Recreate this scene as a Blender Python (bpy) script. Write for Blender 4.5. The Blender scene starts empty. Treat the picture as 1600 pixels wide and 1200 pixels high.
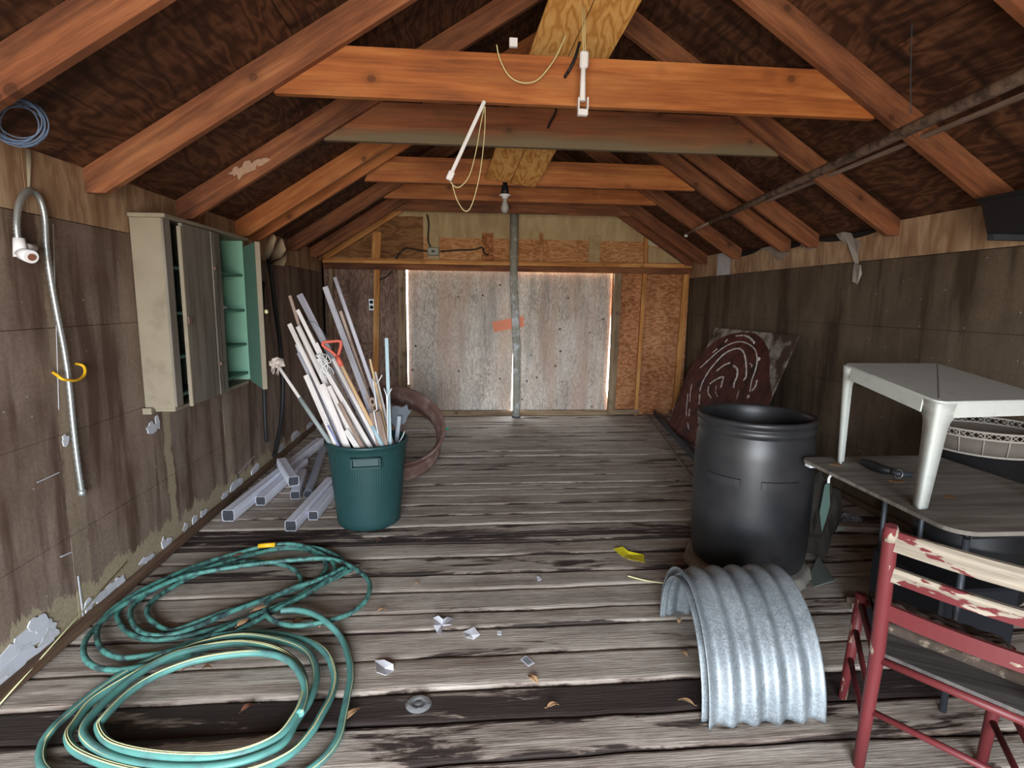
import bpy, bmesh, math, random
from mathutils import Vector, Matrix, noise
R = random.Random(7)
S = bpy.context.scene
COL = S.collection
PI = math.pi

# ------------------------------------------------------------------ camera
FPX, CX, CY, CAMH = 868.0, 800.0, 600.0, 1.55
CM = Matrix(((0.99601483, 0.00230884, -0.08915784),
             (-0.08852167, 0.14753612, -0.98508731),
             (0.01087959, 0.98905397, 0.14715254)))
cam_d = bpy.data.cameras.new('camera')
cam = bpy.data.objects.new('camera', cam_d)
COL.objects.link(cam)
cam_d.sensor_width = 36.0
cam_d.lens = FPX / 1600.0 * 36.0
cam_d.clip_start = 0.05
cam.matrix_world = Matrix.Translation((0, 0, CAMH)) @ CM.to_4x4()
S.camera = cam

# ------------------------------------------------------------------ daylight
S.view_settings.view_transform = 'Standard'
S.view_settings.look = 'None'
S.view_settings.gamma = 1.0
S.view_settings.use_curve_mapping = False
S.view_settings.exposure = 2.25
W = bpy.data.worlds.new('overcast_sky')
S.world = W
W.use_nodes = True
wn = W.node_tree.nodes
wl = W.node_tree.links
wn.clear()
wo = wn.new('ShaderNodeOutputWorld')
wb = wn.new('ShaderNodeBackground')
wtc = wn.new('ShaderNodeTexCoord')
wsp = wn.new('ShaderNodeSeparateXYZ')
wrp = wn.new('ShaderNodeValToRGB')
wl.new(wtc.outputs['Generated'], wsp.inputs[0])
wmr = wn.new('ShaderNodeMapRange')
wmr.inputs['From Min'].default_value = -1.0
wl.new(wsp.outputs['Z'], wmr.inputs['Value'])
wl.new(wmr.outputs[0], wrp.inputs[0])
GROUND = (0.40, 0.36, 0.31, 1)
SKY = (0.84, 0.92, 1.0, 1)
wrp.color_ramp.elements[0].position = 0.49; wrp.color_ramp.elements[0].color = GROUND
wrp.color_ramp.elements[1].position = 0.51; wrp.color_ramp.elements[1].color = SKY
wl.new(wrp.outputs[0], wb.inputs['Color'])
wb.inputs['Strength'].default_value = 9.0
wl.new(wb.outputs[0], wo.inputs[0])

# the open vehicle doorway behind the viewer, where the daylight comes in
FRONT_Y = -2.3
OPEN_X0, OPEN_X1, OPEN_Z = -1.65, 0.95, 2.2
pl_d = bpy.data.lights.new('doorway_portal', 'AREA')
pl_d.shape = 'RECTANGLE'
pl_d.size = OPEN_X1 - OPEN_X0
pl_d.size_y = OPEN_Z
pl_d.cycles.is_portal = True
pl_o = bpy.data.objects.new('doorway_portal', pl_d)
COL.objects.link(pl_o)
pl_o.location = ((OPEN_X0 + OPEN_X1) / 2, FRONT_Y - 0.12, OPEN_Z / 2)
pl_o.rotation_euler = (PI / 2, 0, 0)

# ------------------------------------------------------------------ pixel helpers (1600 x 1200 frame -> real points)
def ray(px, py):
    return CM @ Vector(((px - CX) / FPX, (CY - py) / FPX, -1.0))
CAM = Vector((0, 0, CAMH))
def pz(px, py, z=0.0):
    d = ray(px, py); return CAM + d * ((z - CAMH) / d.z)
def pxp(px, py, x):
    d = ray(px, py); return CAM + d * (x / d.x)
def pyp(px, py, y):
    d = ray(px, py); return CAM + d * (y / d.y)
def ppl(px, py, o, n):
    d = ray(px, py); return CAM + d * ((Vector(o) - CAM).dot(n) / d.dot(n))

# ------------------------------------------------------------------ object helpers
def link(name, me, parent=None, mat=None, smooth=False):
    o = bpy.data.objects.new(name, me)
    COL.objects.link(o)
    if mat: me.materials.append(mat)
    if smooth:
        for p in me.polygons: p.use_smooth = True
    if parent is not None: o.parent = parent
    return o
def tag(o, label=None, cat=None, group=None, kind=None):
    if label: o['label'] = label
    if cat: o['category'] = cat
    if group: o['group'] = group
    if kind: o['kind'] = kind
    return o
def thing(name, label, cat, loc, group=None):
    o = bpy.data.objects.new(name, None)
    o.empty_display_size = 0.1
    COL.objects.link(o)
    o.location = loc
    return tag(o, label, cat, group)

class MB:
    """mesh builder; every vertex also carries 'gc', a grain coordinate (along, across, across)"""
    def __init__(s):
        s.bm = bmesh.new()
        s.gc = s.bm.verts.layers.float_vector.new('gc')
        s.tone = s.bm.verts.layers.float.new('tone')
        s.smooth = []
    def v(s, p, g=None, t=0.5):
        w = s.bm.verts.new(p)
        w[s.gc] = Vector(g) if g is not None else Vector(p)
        w[s.tone] = t
        return w
    def face(s, vs, sm=False):
        try:
            f = s.bm.faces.new(vs); f.smooth = sm; return f
        except ValueError:
            return None
    def box(s, lo, hi, axis=0, bev=0.0, t=0.5):
        lo = Vector(lo); hi = Vector(hi)
        c = (lo + hi) / 2; h = (hi - lo) / 2
        ax = [Vector((1, 0, 0)), Vector((0, 1, 0)), Vector((0, 0, 1))]
        o = [axis, (axis + 1) % 3, (axis + 2) % 3]
        a, b, d = ax[o[0]], ax[o[1]], ax[o[2]]
        s.obox(c, a * h[o[0]], b * h[o[1]], d * h[o[2]], bev, t)
    def obox(s, c, a, b, d, bev=0.0, t=0.5):
        """box from centre and three half axes; grain runs along a"""
        off = Vector((R.uniform(0, 50), R.uniform(0, 50), R.uniform(0, 50)))
        la, lb, ld = a.length, b.length, d.length
        vs = {}
        for i in (-1, 1):
            for j in (-1, 1):
                for k in (-1, 1):
                    vs[(i, j, k)] = s.v(c + a * i + b * j + d * k, off + Vector((la * i, lb * j, ld * k)), t)
        fs = []
        Q = [[(-1,-1,-1),(-1,-1,1),(-1,1,1),(-1,1,-1)], [(1,-1,-1),(1,1,-1),(1,1,1),(1,-1,1)],
             [(-1,-1,-1),(1,-1,-1),(1,-1,1),(-1,-1,1)], [(-1,1,-1),(-1,1,1),(1,1,1),(1,1,-1)],
             [(-1,-1,-1),(-1,1,-1),(1,1,-1),(1,-1,-1)], [(-1,-1,1),(1,-1,1),(1,1,1),(-1,1,1)]]
        flip = a.cross(b).dot(d) < 0
        for q in Q:
            q = [vs[x] for x in q]
            if flip: q.reverse()
            fs.append(s.face(q))
        if bev > 0:
            es = list({e for f in fs for e in f.edges})
            bmesh.ops.bevel(s.bm, geom=es, offset=bev, segments=1, affect='EDGES', profile=0.5)
    def beam(s, p0, p1, w, h, up=(0, 0, 1), bev=0.003, t=0.5, taper=1.0):
        """rectangular stick p0->p1, w across, h along 'up'"""
        p0 = Vector(p0); p1 = Vector(p1); a = p1 - p0
        n = a.normalized(); u = Vector(up); side = n.cross(u)
        if side.length < 1e-4: side = n.cross(Vector((1, 0, 0)))
        side.normalize(); u = side.cross(n).normalized()
        s.obox((p0 + p1) / 2, a / 2, side * w / 2, u * h / 2, bev, t)
    def tube(s, pts, r, seg=10, closed=False, caps=True, sm=True, hole=0.0, t=0.5):
        pts = [Vector(p) for p in pts]; n = len(pts)
        rr = r if isinstance(r, (list, tuple)) else [r] * n
        off = R.uniform(0, 50); L = 0
        rings = []; prev = None
        for i, p in enumerate(pts):
            if closed: d = pts[(i + 1) % n] - pts[i - 1]
            else: d = pts[min(i + 1, n - 1)] - pts[max(i - 1, 0)]
            d.normalize()
            if prev is None:
                u = d.cross(Vector((0, 0, 1)))
                if u.length < 0.05: u = d.cross(Vector((1, 0, 0)))
            else:
                u = prev - d * prev.dot(d)
            u.normalize(); prev = u
            w = d.cross(u)
            if i: L += (pts[i] - pts[i - 1]).length
            rings.append([s.v(p + (u * math.cos(a) + w * math.sin(a)) * rr[i],
                              (off + L, rr[i] * math.cos(a), rr[i] * math.sin(a)), t)
                          for a in [2 * PI * k / seg for k in range(seg)]])
        for i in range(n if closed else n - 1):
            A = rings[i]; B = rings[(i + 1) % n]
            for k in range(seg):
                s.face([A[k], A[(k + 1) % seg], B[(k + 1) % seg], B[k]], sm)
        if caps and not closed:
            s.face(list(reversed(rings[0]))); s.face(rings[-1])
    def lathe(s, prof, o=(0, 0, 0), seg=48, M=None, sm=True, t=0.5, wob=None):
        """profile [(r, z)...] spun about Z at o (or through matrix M)"""
        o = Vector(o); rings = []
        for r, z in prof:
            if r < 1e-6:
                p = Vector((0, 0, z)); p = (M @ p) if M else p + o
                rings.append([s.v(p, None, t)]); continue
            ring = []
            for k in range(seg):
                a = 2 * PI * k / seg; q = r
                if wob: q = r + wob(a, z)
                p = Vector((q * math.cos(a), q * math.sin(a), z))
                ring.append(s.v((M @ p) if M else p + o, (z, r * math.cos(a), r * math.sin(a)), t))
            rings.append(ring)
        for A, B in zip(rings, rings[1:]):
            for k in range(seg):
                if len(A) == 1 and len(B) > 1: s.face([A[0], B[k], B[(k + 1) % seg]][::-1], sm)
                elif len(B) == 1 and len(A) > 1: s.face([A[k], A[(k + 1) % seg], B[0]], sm)
                elif len(A) > 1: s.face([A[k], A[(k + 1) % seg], B[(k + 1) % seg], B[k]], sm)
    def slab(s, poly, n, th, t=0.5, g=None):
        """flat polygon (3D points) extruded by th along n"""
        n = Vector(n).normalized()
        off = Vector((R.uniform(0, 50), R.uniform(0, 50), 0))
        A = [s.v(Vector(p), (off + Vector(p)) if g is None else g(Vector(p)), t) for p in poly]
        B = [s.v(Vector(p) + n * th, (off + Vector(p)) if g is None else g(Vector(p)), t) for p in poly]
        m = len(poly)
        nn = (Vector(poly[1]) - Vector(poly[0])).cross(Vector(poly[2]) - Vector(poly[1]))
        s.face(list(reversed(A))); s.face(B)
        for i in range(m):
            s.face([A[i], A[(i + 1) % m], B[(i + 1) % m], B[i]])
    def grid(s, fn, nu, nv, sm=True, t=0.5):
        vs = [[s.v(fn(i / nu, j / nv), None, t) for j in range(nv + 1)] for i in range(nu + 1)]
        for i in range(nu):
            for j in range(nv):
                s.face([vs[i][j], vs[i + 1][j], vs[i + 1][j + 1], vs[i][j + 1]], sm)
    def done(s, name, mat, parent=None, fixn=True):
        if fixn: bmesh.ops.recalc_face_normals(s.bm, faces=s.bm.faces)
        if parent is not None:
            off = Vector(parent.location)
            pp = parent.parent
            while pp is not None:
                off = off + Vector(pp.location); pp = pp.parent
            bmesh.ops.translate(s.bm, verts=s.bm.verts, vec=-off)
            o_loc = None
        me = bpy.data.meshes.new(name)
        s.bm.to_mesh(me); s.bm.free()
        return link(name, me, parent, mat)
    def own(s, name, mat, label=None, cat=None, group=None, kind=None):
        """top-level single mesh with its origin at its base centre"""
        vs = [v.co.copy() for v in s.bm.verts]
        lo = Vector((min(v.x for v in vs), min(v.y for v in vs), min(v.z for v in vs)))
        hi = Vector((max(v.x for v in vs), max(v.y for v in vs), max(v.z for v in vs)))
        c = Vector(((lo.x + hi.x) / 2, (lo.y + hi.y) / 2, lo.z))
        bmesh.ops.recalc_face_normals(s.bm, faces=s.bm.faces)
        bmesh.ops.translate(s.bm, verts=s.bm.verts, vec=-c)
        me = bpy.data.meshes.new(name)
        s.bm.to_mesh(me); s.bm.free()
        o = link(name, me, None, mat); o.location = c
        return tag(o, label, cat, group, kind)

def spline(pts, sub=8, closed=False):
    pts = [Vector(p) for p in pts]; n = len(pts); out = []
    for i in range(n if closed else n - 1):
        if closed: a, b, c, d = pts[i - 1], pts[i], pts[(i + 1) % n], pts[(i + 2) % n]
        else: a, b, c, d = pts[max(i - 1, 0)], pts[i], pts[i + 1], pts[min(i + 2, n - 1)]
        for k in range(sub):
            t = k / sub
            out.append(0.5 * ((2 * b) + (c - a) * t + (2 * a - 5 * b + 4 * c - d) * t * t + (3 * b - a - 3 * c + d) * t ** 3))
    if not closed: out.append(pts[-1])
    return out

# ------------------------------------------------------------------ materials
def srgb(r, g, b):
    f = lambda c: (c / 255 / 12.92) if c / 255 <= 0.04045 else ((c / 255 + 0.055) / 1.055) ** 2.4
    return (f(r), f(g), f(b), 1)
class NT:
    def __init__(s, name, rough=0.8, metal=0.0, spec=0.3):
        s.m = bpy.data.materials.new(name); s.m.use_nodes = True
        s.t = s.m.node_tree; s.n = s.t.nodes; s.l = s.t.links; s.n.clear()
        s.out = s.n.new('ShaderNodeOutputMaterial'); s.b = s.n.new('ShaderNodeBsdfPrincipled')
        s.l.new(s.b.outputs[0], s.out.inputs[0])
        s.b.inputs['Roughness'].default_value = rough
        s.b.inputs['Metallic'].default_value = metal
        s.b.inputs['Specular IOR Level'].default_value = spec
    def put(s, sock, val):
        if hasattr(val, 'is_linked') or isinstance(val, bpy.types.NodeSocket): s.l.new(val, sock)
        else: sock.default_value = val
    def gc(s):
        a = s.n.new('ShaderNodeAttribute'); a.attribute_name = 'gc'; return a.outputs['Vector']
    def tone(s):
        a = s.n.new('ShaderNodeAttribute'); a.attribute_name = 'tone'; return a.outputs['Fac']
    def obj(s):
        return s.n.new('ShaderNodeTexCoord').outputs['Object']
    def rnd(s):
        return s.n.new('ShaderNodeObjectInfo').outputs['Random']
    def map(s, v, scale=(1, 1, 1), loc=(0, 0, 0), rot=(0, 0, 0)):
        m = s.n.new('ShaderNodeMapping'); s.l.new(v, m.inputs['Vector'])
        m.inputs['Scale'].default_value = scale; m.inputs['Location'].default_value = loc
        m.inputs['Rotation'].default_value = rot
        return m.outputs[0]
    def noise(s, v, scale=5, detail=4, rough=0.55, dist=0.0):
        x = s.n.new('ShaderNodeTexNoise'); s.l.new(v, x.inputs['Vector'])
        x.inputs['Scale'].default_value = scale; x.inputs['Detail'].default_value = detail
        x.inputs['Roughness'].default_value = rough; x.inputs['Distortion'].default_value = dist
        return x.outputs['Fac']
    def vor(s, v, scale=5, feat='F1', out='Distance'):
        x = s.n.new('ShaderNodeTexVoronoi'); s.l.new(v, x.inputs['Vector'])
        x.inputs['Scale'].default_value = scale; x.feature = feat
        return x.outputs[out]
    def ramp(s, f, stops, interp='LINEAR'):
        x = s.n.new('ShaderNodeValToRGB'); s.l.new(f, x.inputs[0]); cr = x.color_ramp
        cr.interpolation = interp
        while len(cr.elements) > 1: cr.elements.remove(cr.elements[0])
        for i, (p, c) in enumerate(stops):
            e = cr.elements[0] if i == 0 else cr.elements.new(p)
            e.position = p
            e.color = c if isinstance(c, (tuple, list)) else (c, c, c, 1)
        return x.outputs[0]
    def mix(s, f, a, b, mode='MIX'):
        x = s.n.new('ShaderNodeMix'); x.data_type = 'RGBA'; x.blend_type = mode
        s.put(x.inputs[0], f); s.put(x.inputs[6], a); s.put(x.inputs[7], b)
        return x.outputs[2]
    def math(s, op, a, b=0.0, c=0.0, clamp=False):
        x = s.n.new('ShaderNodeMath'); x.operation = op; x.use_clamp = clamp
        s.put(x.inputs[0], a); s.put(x.inputs[1], b)
        if op in ('MULTIPLY_ADD',): s.put(x.inputs[2], c)
        return x.outputs[0]
    def sep(s, v):
        x = s.n.new('ShaderNodeSeparateXYZ'); s.l.new(v, x.inputs[0]); return x.outputs
    def bump(s, h, strength=0.3, dist=0.01):
        x = s.n.new('ShaderNodeBump'); s.l.new(h, x.inputs['Height'])
        x.inputs['Strength'].default_value = strength; x.inputs['Distance'].default_value = dist
        s.l.new(x.outputs[0], s.b.inputs['Normal'])
    def col(s, c): s.put(s.b.inputs['Base Color'], c)
    def rough(s, c): s.put(s.b.inputs['Roughness'], c)

def wood(name, dark, mid, light, knots=0.6, grain=1.0, dirt=None, dirt_amt=0.0, rough=0.75, vary=0.25, spec=0.25, low=None):
    n = NT(name, rough, spec=spec); g = n.gc()
    a = n.noise(n.map(g, (1.3, 22, 22)), 1.0, 5, 0.6, 0.6)
    b = n.noise(n.map(g, (3.0, 120, 120)), 1.0, 3, 0.6)
    c = n.noise(n.map(g, (1.6, 5, 5)), 1.0, 3, 0.5)
    f = n.math('ADD', n.math('MULTIPLY', a, 0.55), n.math('ADD', n.math('MULTIPLY', b, 0.2), n.math('MULTIPLY', c, 0.45)))
    col = n.ramp(f, [(0.42, dark), (0.58, mid), (0.76, light)])
    if knots:
        k = n.vor(n.map(g, (4.2, 5.2, 5.2)), 1.0)
        kd = n.ramp(k, [(0.0, 0.95), (0.09, 0.85), (0.115, 0.35), (0.26, 0.0)])
        kc = tuple(x * 0.35 for x in dark[:3]) + (1,)
        col = n.mix(n.math('MULTIPLY', kd, knots), col, kc)
    if dirt:
        d = n.ramp(n.noise(n.map(g, (1.0, 6, 6), (3, 7, 1)), 1.6, 5, 0.65), [(0.45, 0.0), (0.7, 1.0)])
        col = n.mix(n.math('MULTIPLY', d, dirt_amt), col, dirt)
    if low:
        lz = n.math('ADD', n.sep(g)[2], n.math('MULTIPLY', n.math('SUBTRACT', c, 0.5), 0.12))
        col = n.mix(n.ramp(lz, [(0.03, 0.85), (0.10, 0.0)]), col, low)
    rv = n.math('ADD', n.math('MULTIPLY', n.rnd(), vary), 1.0 - vary / 2)
    x = n.n.new('ShaderNodeHueSaturation'); n.l.new(col, x.inputs['Color']); n.l.new(rv, x.inputs['Value'])
    n.col(x.outputs[0])
    n.bump(n.math('ADD', b, a), 0.25, 0.004)
    return n.m

def ply(name, dark, mid, light, stain=None, stain_amt=0.0, horiz=False, freq=26, fs=1.0, spots=0.0, rough=0.8, contrast=1.0, stain2=None):
    """rotary cut plywood: contour figure from stretched noise"""
    n = NT(name, rough, spec=0.2); o = n.gc()
    sc = (1.6 * fs, 1.6 * fs, 5.0 * fs) if horiz else (5.0 * fs, 5.0 * fs, 1.6 * fs)
    base = n.noise(n.map(o, sc), 1.0, 3, 0.55, 0.3)
    band = n.math('PINGPONG', n.math('MULTIPLY', base, freq), 1.0)
    fine = n.noise(n.map(o, (6, 6, 120) if horiz else (120, 120, 6)), 1.0, 3, 0.6)
    big = n.noise(o, 1.7, 4, 0.55)
    f = n.math('ADD', n.math('MULTIPLY', band, 0.34 * contrast), n.math('ADD', n.math('MULTIPLY', fine, 0.3), n.math('MULTIPLY', big, 0.5)))
    col = n.ramp(f, [(0.33, dark), (0.56, mid), (0.82, light)])
    if stain:
        sv = n.map(o, (7, 7, 0.9), (2, 1, 4))
        sf = n.ramp(n.noise(sv, 1.0, 5, 0.6), [(0.46, 0.0), (0.68, 1.0)])
        col = n.mix(n.math('MULTIPLY', sf, stain_amt), col, stain)
    if stain2:
        sf = n.ramp(n.noise(n.map(o, (2.6, 2.6, 0.3), (9.4, 3, 5)), 1.0, 5, 0.6), [(0.50, 0.0), (0.64, 0.6)])
        col = n.mix(sf, col, stain2)
    if spots:
        k = n.ramp(n.vor(o, 5.5), [(0.0, 1.0), (0.07, 0.9), (0.10, 0.0)])
        col = n.mix(n.math('MULTIPLY', k, spots), col, (0.02, 0.018, 0.016, 1))
    n.col(col); n.bump(n.math('ADD', fine, n.math('MULTIPLY', band, 0.4)), 0.2, 0.003)
    return n.m

def plain(name, c, rough=0.6, metal=0.0, spec=0.4, var=0.15, scale=12, bump=0.0, c2=None, thr=(0.5, 0.65), coords='gc'):
    n = NT(name, rough, metal, spec); g = n.gc() if coords == 'gc' else n.obj()
    f = n.noise(g, scale, 4, 0.6)
    col = n.mix(n.math('MULTIPLY', f, 1.0), tuple(x * (1 - var) for x in c[:3]) + (1,), tuple(min(1, x * (1 + var)) for x in c[:3]) + (1,))
    if c2:
        f2 = n.ramp(n.noise(g, scale * 0.6, 6, 0.65), [(thr[0], 0.0), (thr[1], 1.0)])
        col = n.mix(f2, col, c2)
    n.col(col)
    if bump: n.bump(f, bump, 0.004)
    return n.m

# ------------------------------------------------------------------ material library
XL, XR, YB = -1.8, 3.1, 7.5
M_orange = wood('tie_wood', srgb(110, 60, 32), srgb(158, 92, 46), srgb(188, 124, 70), 0.8, dirt=srgb(100, 56, 32), dirt_amt=0.4, rough=0.6, vary=0.15, spec=0.3)
M_rafter = wood('rafter_wood', srgb(78, 46, 32), srgb(124, 76, 50), srgb(156, 104, 70), 0.75, dirt=srgb(62, 42, 34), dirt_amt=0.7, vary=0.25)
M_tie_dirty = wood('dirty_tie_wood', srgb(84, 48, 32), srgb(120, 70, 44), srgb(146, 92, 60), 0.8, dirt=srgb(98, 84, 62), dirt_amt=0.5, vary=0.1, low=srgb(104, 96, 76))
M_stud = wood('stud_wood', srgb(140, 88, 44), srgb(190, 130, 72), srgb(222, 170, 108), 0.8, dirt=srgb(110, 74, 46), dirt_amt=0.5)
M_stud_grey = wood('grey_stud_wood', srgb(98, 78, 58), srgb(142, 118, 92), srgb(176, 154, 126), 0.7, dirt=srgb(84, 66, 52), dirt_amt=0.6)
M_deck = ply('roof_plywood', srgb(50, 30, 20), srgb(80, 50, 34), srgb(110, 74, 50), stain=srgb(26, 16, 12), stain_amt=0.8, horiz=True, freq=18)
M_door = ply('weathered_plywood', srgb(150, 136, 124), srgb(200, 190, 178), srgb(226, 220, 212), stain=srgb(142, 138, 132), stain_amt=0.75, freq=16, fs=2.6, contrast=0.8, spots=0.9, stain2=srgb(190, 158, 138))
M_ply_or = ply('orange_plywood', srgb(128, 76, 46), srgb(176, 118, 78), srgb(204, 152, 110), stain=srgb(100, 58, 36), stain_amt=0.4, horiz=True, freq=14, fs=2.2)
M_ply_dk = ply('dusky_plywood', srgb(92, 70, 60), srgb(134, 108, 94), srgb(162, 136, 120), stain=srgb(70, 56, 50), stain_amt=0.6, freq=14, fs=2.2)
M_ply_up = ply('gable_plywood', srgb(150, 96, 58), srgb(188, 134, 86), srgb(210, 164, 118), stain=srgb(130, 86, 56), stain_amt=0.3, horiz=True, freq=14, fs=2.0)
M_tan = ply('tan_sheet', srgb(164, 140, 104), srgb(190, 168, 128), srgb(208, 188, 150), stain=srgb(156, 126, 90), stain_amt=0.4, freq=6, contrast=0.4)
M_band = ply('wall_band_board', srgb(142, 112, 86), srgb(180, 152, 122), srgb(204, 180, 150), stain=srgb(124, 88, 62), stain_amt=0.75, freq=10, contrast=0.6)
M_white = plain('torn_paper_white', srgb(196, 198, 206), 0.9, var=0.1, c2=srgb(172, 170, 172))
M_black = plain('black_void', (0.012, 0.011, 0.011, 1), 0.95)

def wall_board(name, base, base2, tanc, ztan, streaks, amt):
    n = NT(name, 0.72, spec=0.25); o = n.gc()
    x, y, z = n.sep(o)
    f = n.noise(n.map(o, (2.2, 2.2, 1.6)), 1.4, 6, 0.62)
    st = n.noise(n.map(o, (9, 9, 0.8)), 1.0, 5, 0.62)
    fine = n.noise(o, 60, 3, 0.6)
    col = n.ramp(n.math('ADD', n.math('MULTIPLY', f, 0.6), n.math('MULTIPLY', st, 0.4)), [(0.36, base), (0.62, base2)])
    # soaked dark runs and grey rubbed patches, each with its own outline
    run = n.ramp(n.noise(n.map(o, (4.5, 4.5, 0.5), (5, 2, 8)), 1.0, 5, 0.6), [(0.50, 0.0), (0.60, 0.85)])
    col = n.mix(run, col, (base[0] * 0.62, base[1] * 0.52, base[2] * 0.46, 1))
    gry = n.ramp(n.noise(n.map(o, (3.0, 3.0, 0.9), (15, 12, 3)), 1.0, 5, 0.6), [(0.54, 0.0), (0.68, 0.6)])
    col = n.mix(gry, col, (base2[0] * 1.15, base2[1] * 1.2, base2[2] * 1.3, 1))
    # pale bands over the studs
    nz = n.math('MULTIPLY', n.math('SUBTRACT', n.noise(n.map(o, (1, 3, 3)), 3.0, 4, 0.6), 0.5), 0.09)
    for ys, hw, k in streaks:
        d = n.math('ABSOLUTE', n.math('ADD', n.math('SUBTRACT', y, ys), nz))
        m = n.ramp(d, [(0.0, k), (hw, k), (hw + 0.014, 0.0)])
        col = n.mix(m, col, tanc)
    # bare tan strip along the foot of the wall
    if ztan:
        ed = n.noise(n.map(o, (1, 4.5, 0.6)), 1.6, 6, 0.7)
        hgt = n.math('ADD', n.math('MULTIPLY', n.math('SUBTRACT', ed, 0.5), 0.42), n.math('MULTIPLY_ADD', y, -0.03, ztan))
        m = n.math('MULTIPLY', n.math('SUBTRACT', hgt, z), 90.0, clamp=True)
        tc = n.mix(n.noise(o, 9, 4, 0.6), tuple(c * 0.75 for c in tanc[:3]) + (1,), tanc)
        col = n.mix(m, col, tc)
    sp = n.ramp(n.vor(o, 11.0), [(0.0, 1.0), (0.045, 1.0), (0.065, 0.0)])
    col = n.mix(n.math('MULTIPLY', sp, 0.6), col, srgb(190, 186, 180))
    col = n.mix(n.ramp(fine, [(0.3, 0.35), (0.7, 0.0)]), col, tuple(c * 0.6 for c in base[:3]) + (1,))
    n.col(col); n.bump(n.math('ADD', fine, f), 0.2, 0.004)
    return n.m
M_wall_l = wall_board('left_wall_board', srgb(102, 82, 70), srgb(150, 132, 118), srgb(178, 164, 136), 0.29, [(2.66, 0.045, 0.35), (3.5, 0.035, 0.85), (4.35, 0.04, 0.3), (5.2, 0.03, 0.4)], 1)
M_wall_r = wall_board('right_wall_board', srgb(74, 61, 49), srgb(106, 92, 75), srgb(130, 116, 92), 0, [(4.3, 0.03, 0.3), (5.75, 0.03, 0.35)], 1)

def floor_mat():
    n = NT('old_floor_boards', 0.78, spec=0.3); o = n.gc(); t = n.tone()
    a = n.noise(n.map(o, (1.5, 26, 0)), 1.0, 6, 0.65, 0.8)
    b = n.noise(n.map(o, (7, 150, 0)), 1.0, 3, 0.6)
    c = n.noise(n.map(o, (1.1, 5, 0)), 1.0, 5, 0.6)
    rc = n.noise(n.map(o, (14, 30, 0), (3, 3, 0)), 1.0, 4, 0.65)
    f = n.math('ADD', n.math('ADD', n.math('MULTIPLY', a, 0.34), n.math('MULTIPLY', rc, 0.2)), n.math('ADD', n.math('MULTIPLY', b, 0.16), n.math('MULTIPLY', c, 0.45)))
    col = n.ramp(f, [(0.42, srgb(108, 97, 88)), (0.56, srgb(160, 148, 137)), (0.74, srgb(198, 187, 175))])
    br = n.ramp(n.noise(n.map(o, (1.0, 8, 0), (4, 9, 2)), 1.3, 6, 0.68), [(0.50, 0.0), (0.68, 0.6)])
    col = n.mix(br, col, srgb(104, 82, 68))
    # wet black stains: along board edges, and over whole boards where the tone is low
    fr = n.sep(o)[2]
    ed = n.math('MULTIPLY', n.math('ABSOLUTE', n.math('SUBTRACT', fr, 0.5)), 2.0)
    ed = n.math('POWER', ed, 5.0)
    s1 = n.noise(n.map(o, (1.3, 9.0, 0), (1, 5, 7)), 1.25, 7, 0.66, 0.5)
    m = n.math('ADD', n.math('ADD', s1, n.math('MULTIPLY', ed, 0.15)), n.math('MULTIPLY', n.math('SUBTRACT', 0.5, t), 0.62))
    m0 = n.ramp(m, [(0.59, 0.0), (0.66, 0.7)])
    col = n.mix(m0, col, srgb(84, 62, 52))
    m = n.ramp(m, [(0.635, 0.0), (0.675, 0.92)])
    col = n.mix(m, col, srgb(50, 42, 40))
    sp = n.ramp(n.vor(n.map(o, (1, 1, 0.0)), 5.0), [(0.0, 1.0), (0.014, 1.0), (0.022, 0.0)])
    col = n.mix(n.math('MULTIPLY', sp, 0.7), col, srgb(205, 200, 190))
    n.col(col)
    n.rough(n.math('MULTIPLY_ADD', m, -0.22, 0.82))
    n.bump(n.math('ADD', n.math('MULTIPLY', a, 1.0), b), 0.45, 0.008)
    return n.m
M_floor = floor_mat()

# ------------------------------------------------------------------ floor of loose cross boards
EDGE = [7.62, 7.44, 7.3, 7.17, 7.033, 6.9, 6.736, 6.58, 6.43, 6.271, 6.15, 6.032, 5.837, 5.628, 5.457, 5.229, 5.11,
        4.998, 4.805, 4.591, 4.45, 4.318, 4.101, 3.904, 3.712, 3.569, 3.436, 3.24, 3.024, 2.848, 2.622, 2.474, 2.262, 2.053, 1.876, 1.69]
while EDGE[-1] > FRONT_Y: EDGE.append(EDGE[-1] - R.uniform(0.15, 0.2))
TONE = {3.712: 0.26, 3.569: 0.25, 3.436: 0.52, 3.24: 0.36, 3.024: 0.6, 2.848: 0.58, 2.622: 0.43, 2.474: 0.52, 2.262: 0.55, 2.053: 0.14, 1.876: 0.35}
fl = MB()
xs = [XL + 0.001 + (XR - XL - 0.002) * i / 70 for i in range(71)]
def edge(i, x):
    return EDGE[i] + 0.022 * noise.noise(Vector((x * 0.8, i * 7.3, 0))) + 0.009 * noise.noise(Vector((x * 5, i * 3.1, 4)))
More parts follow.
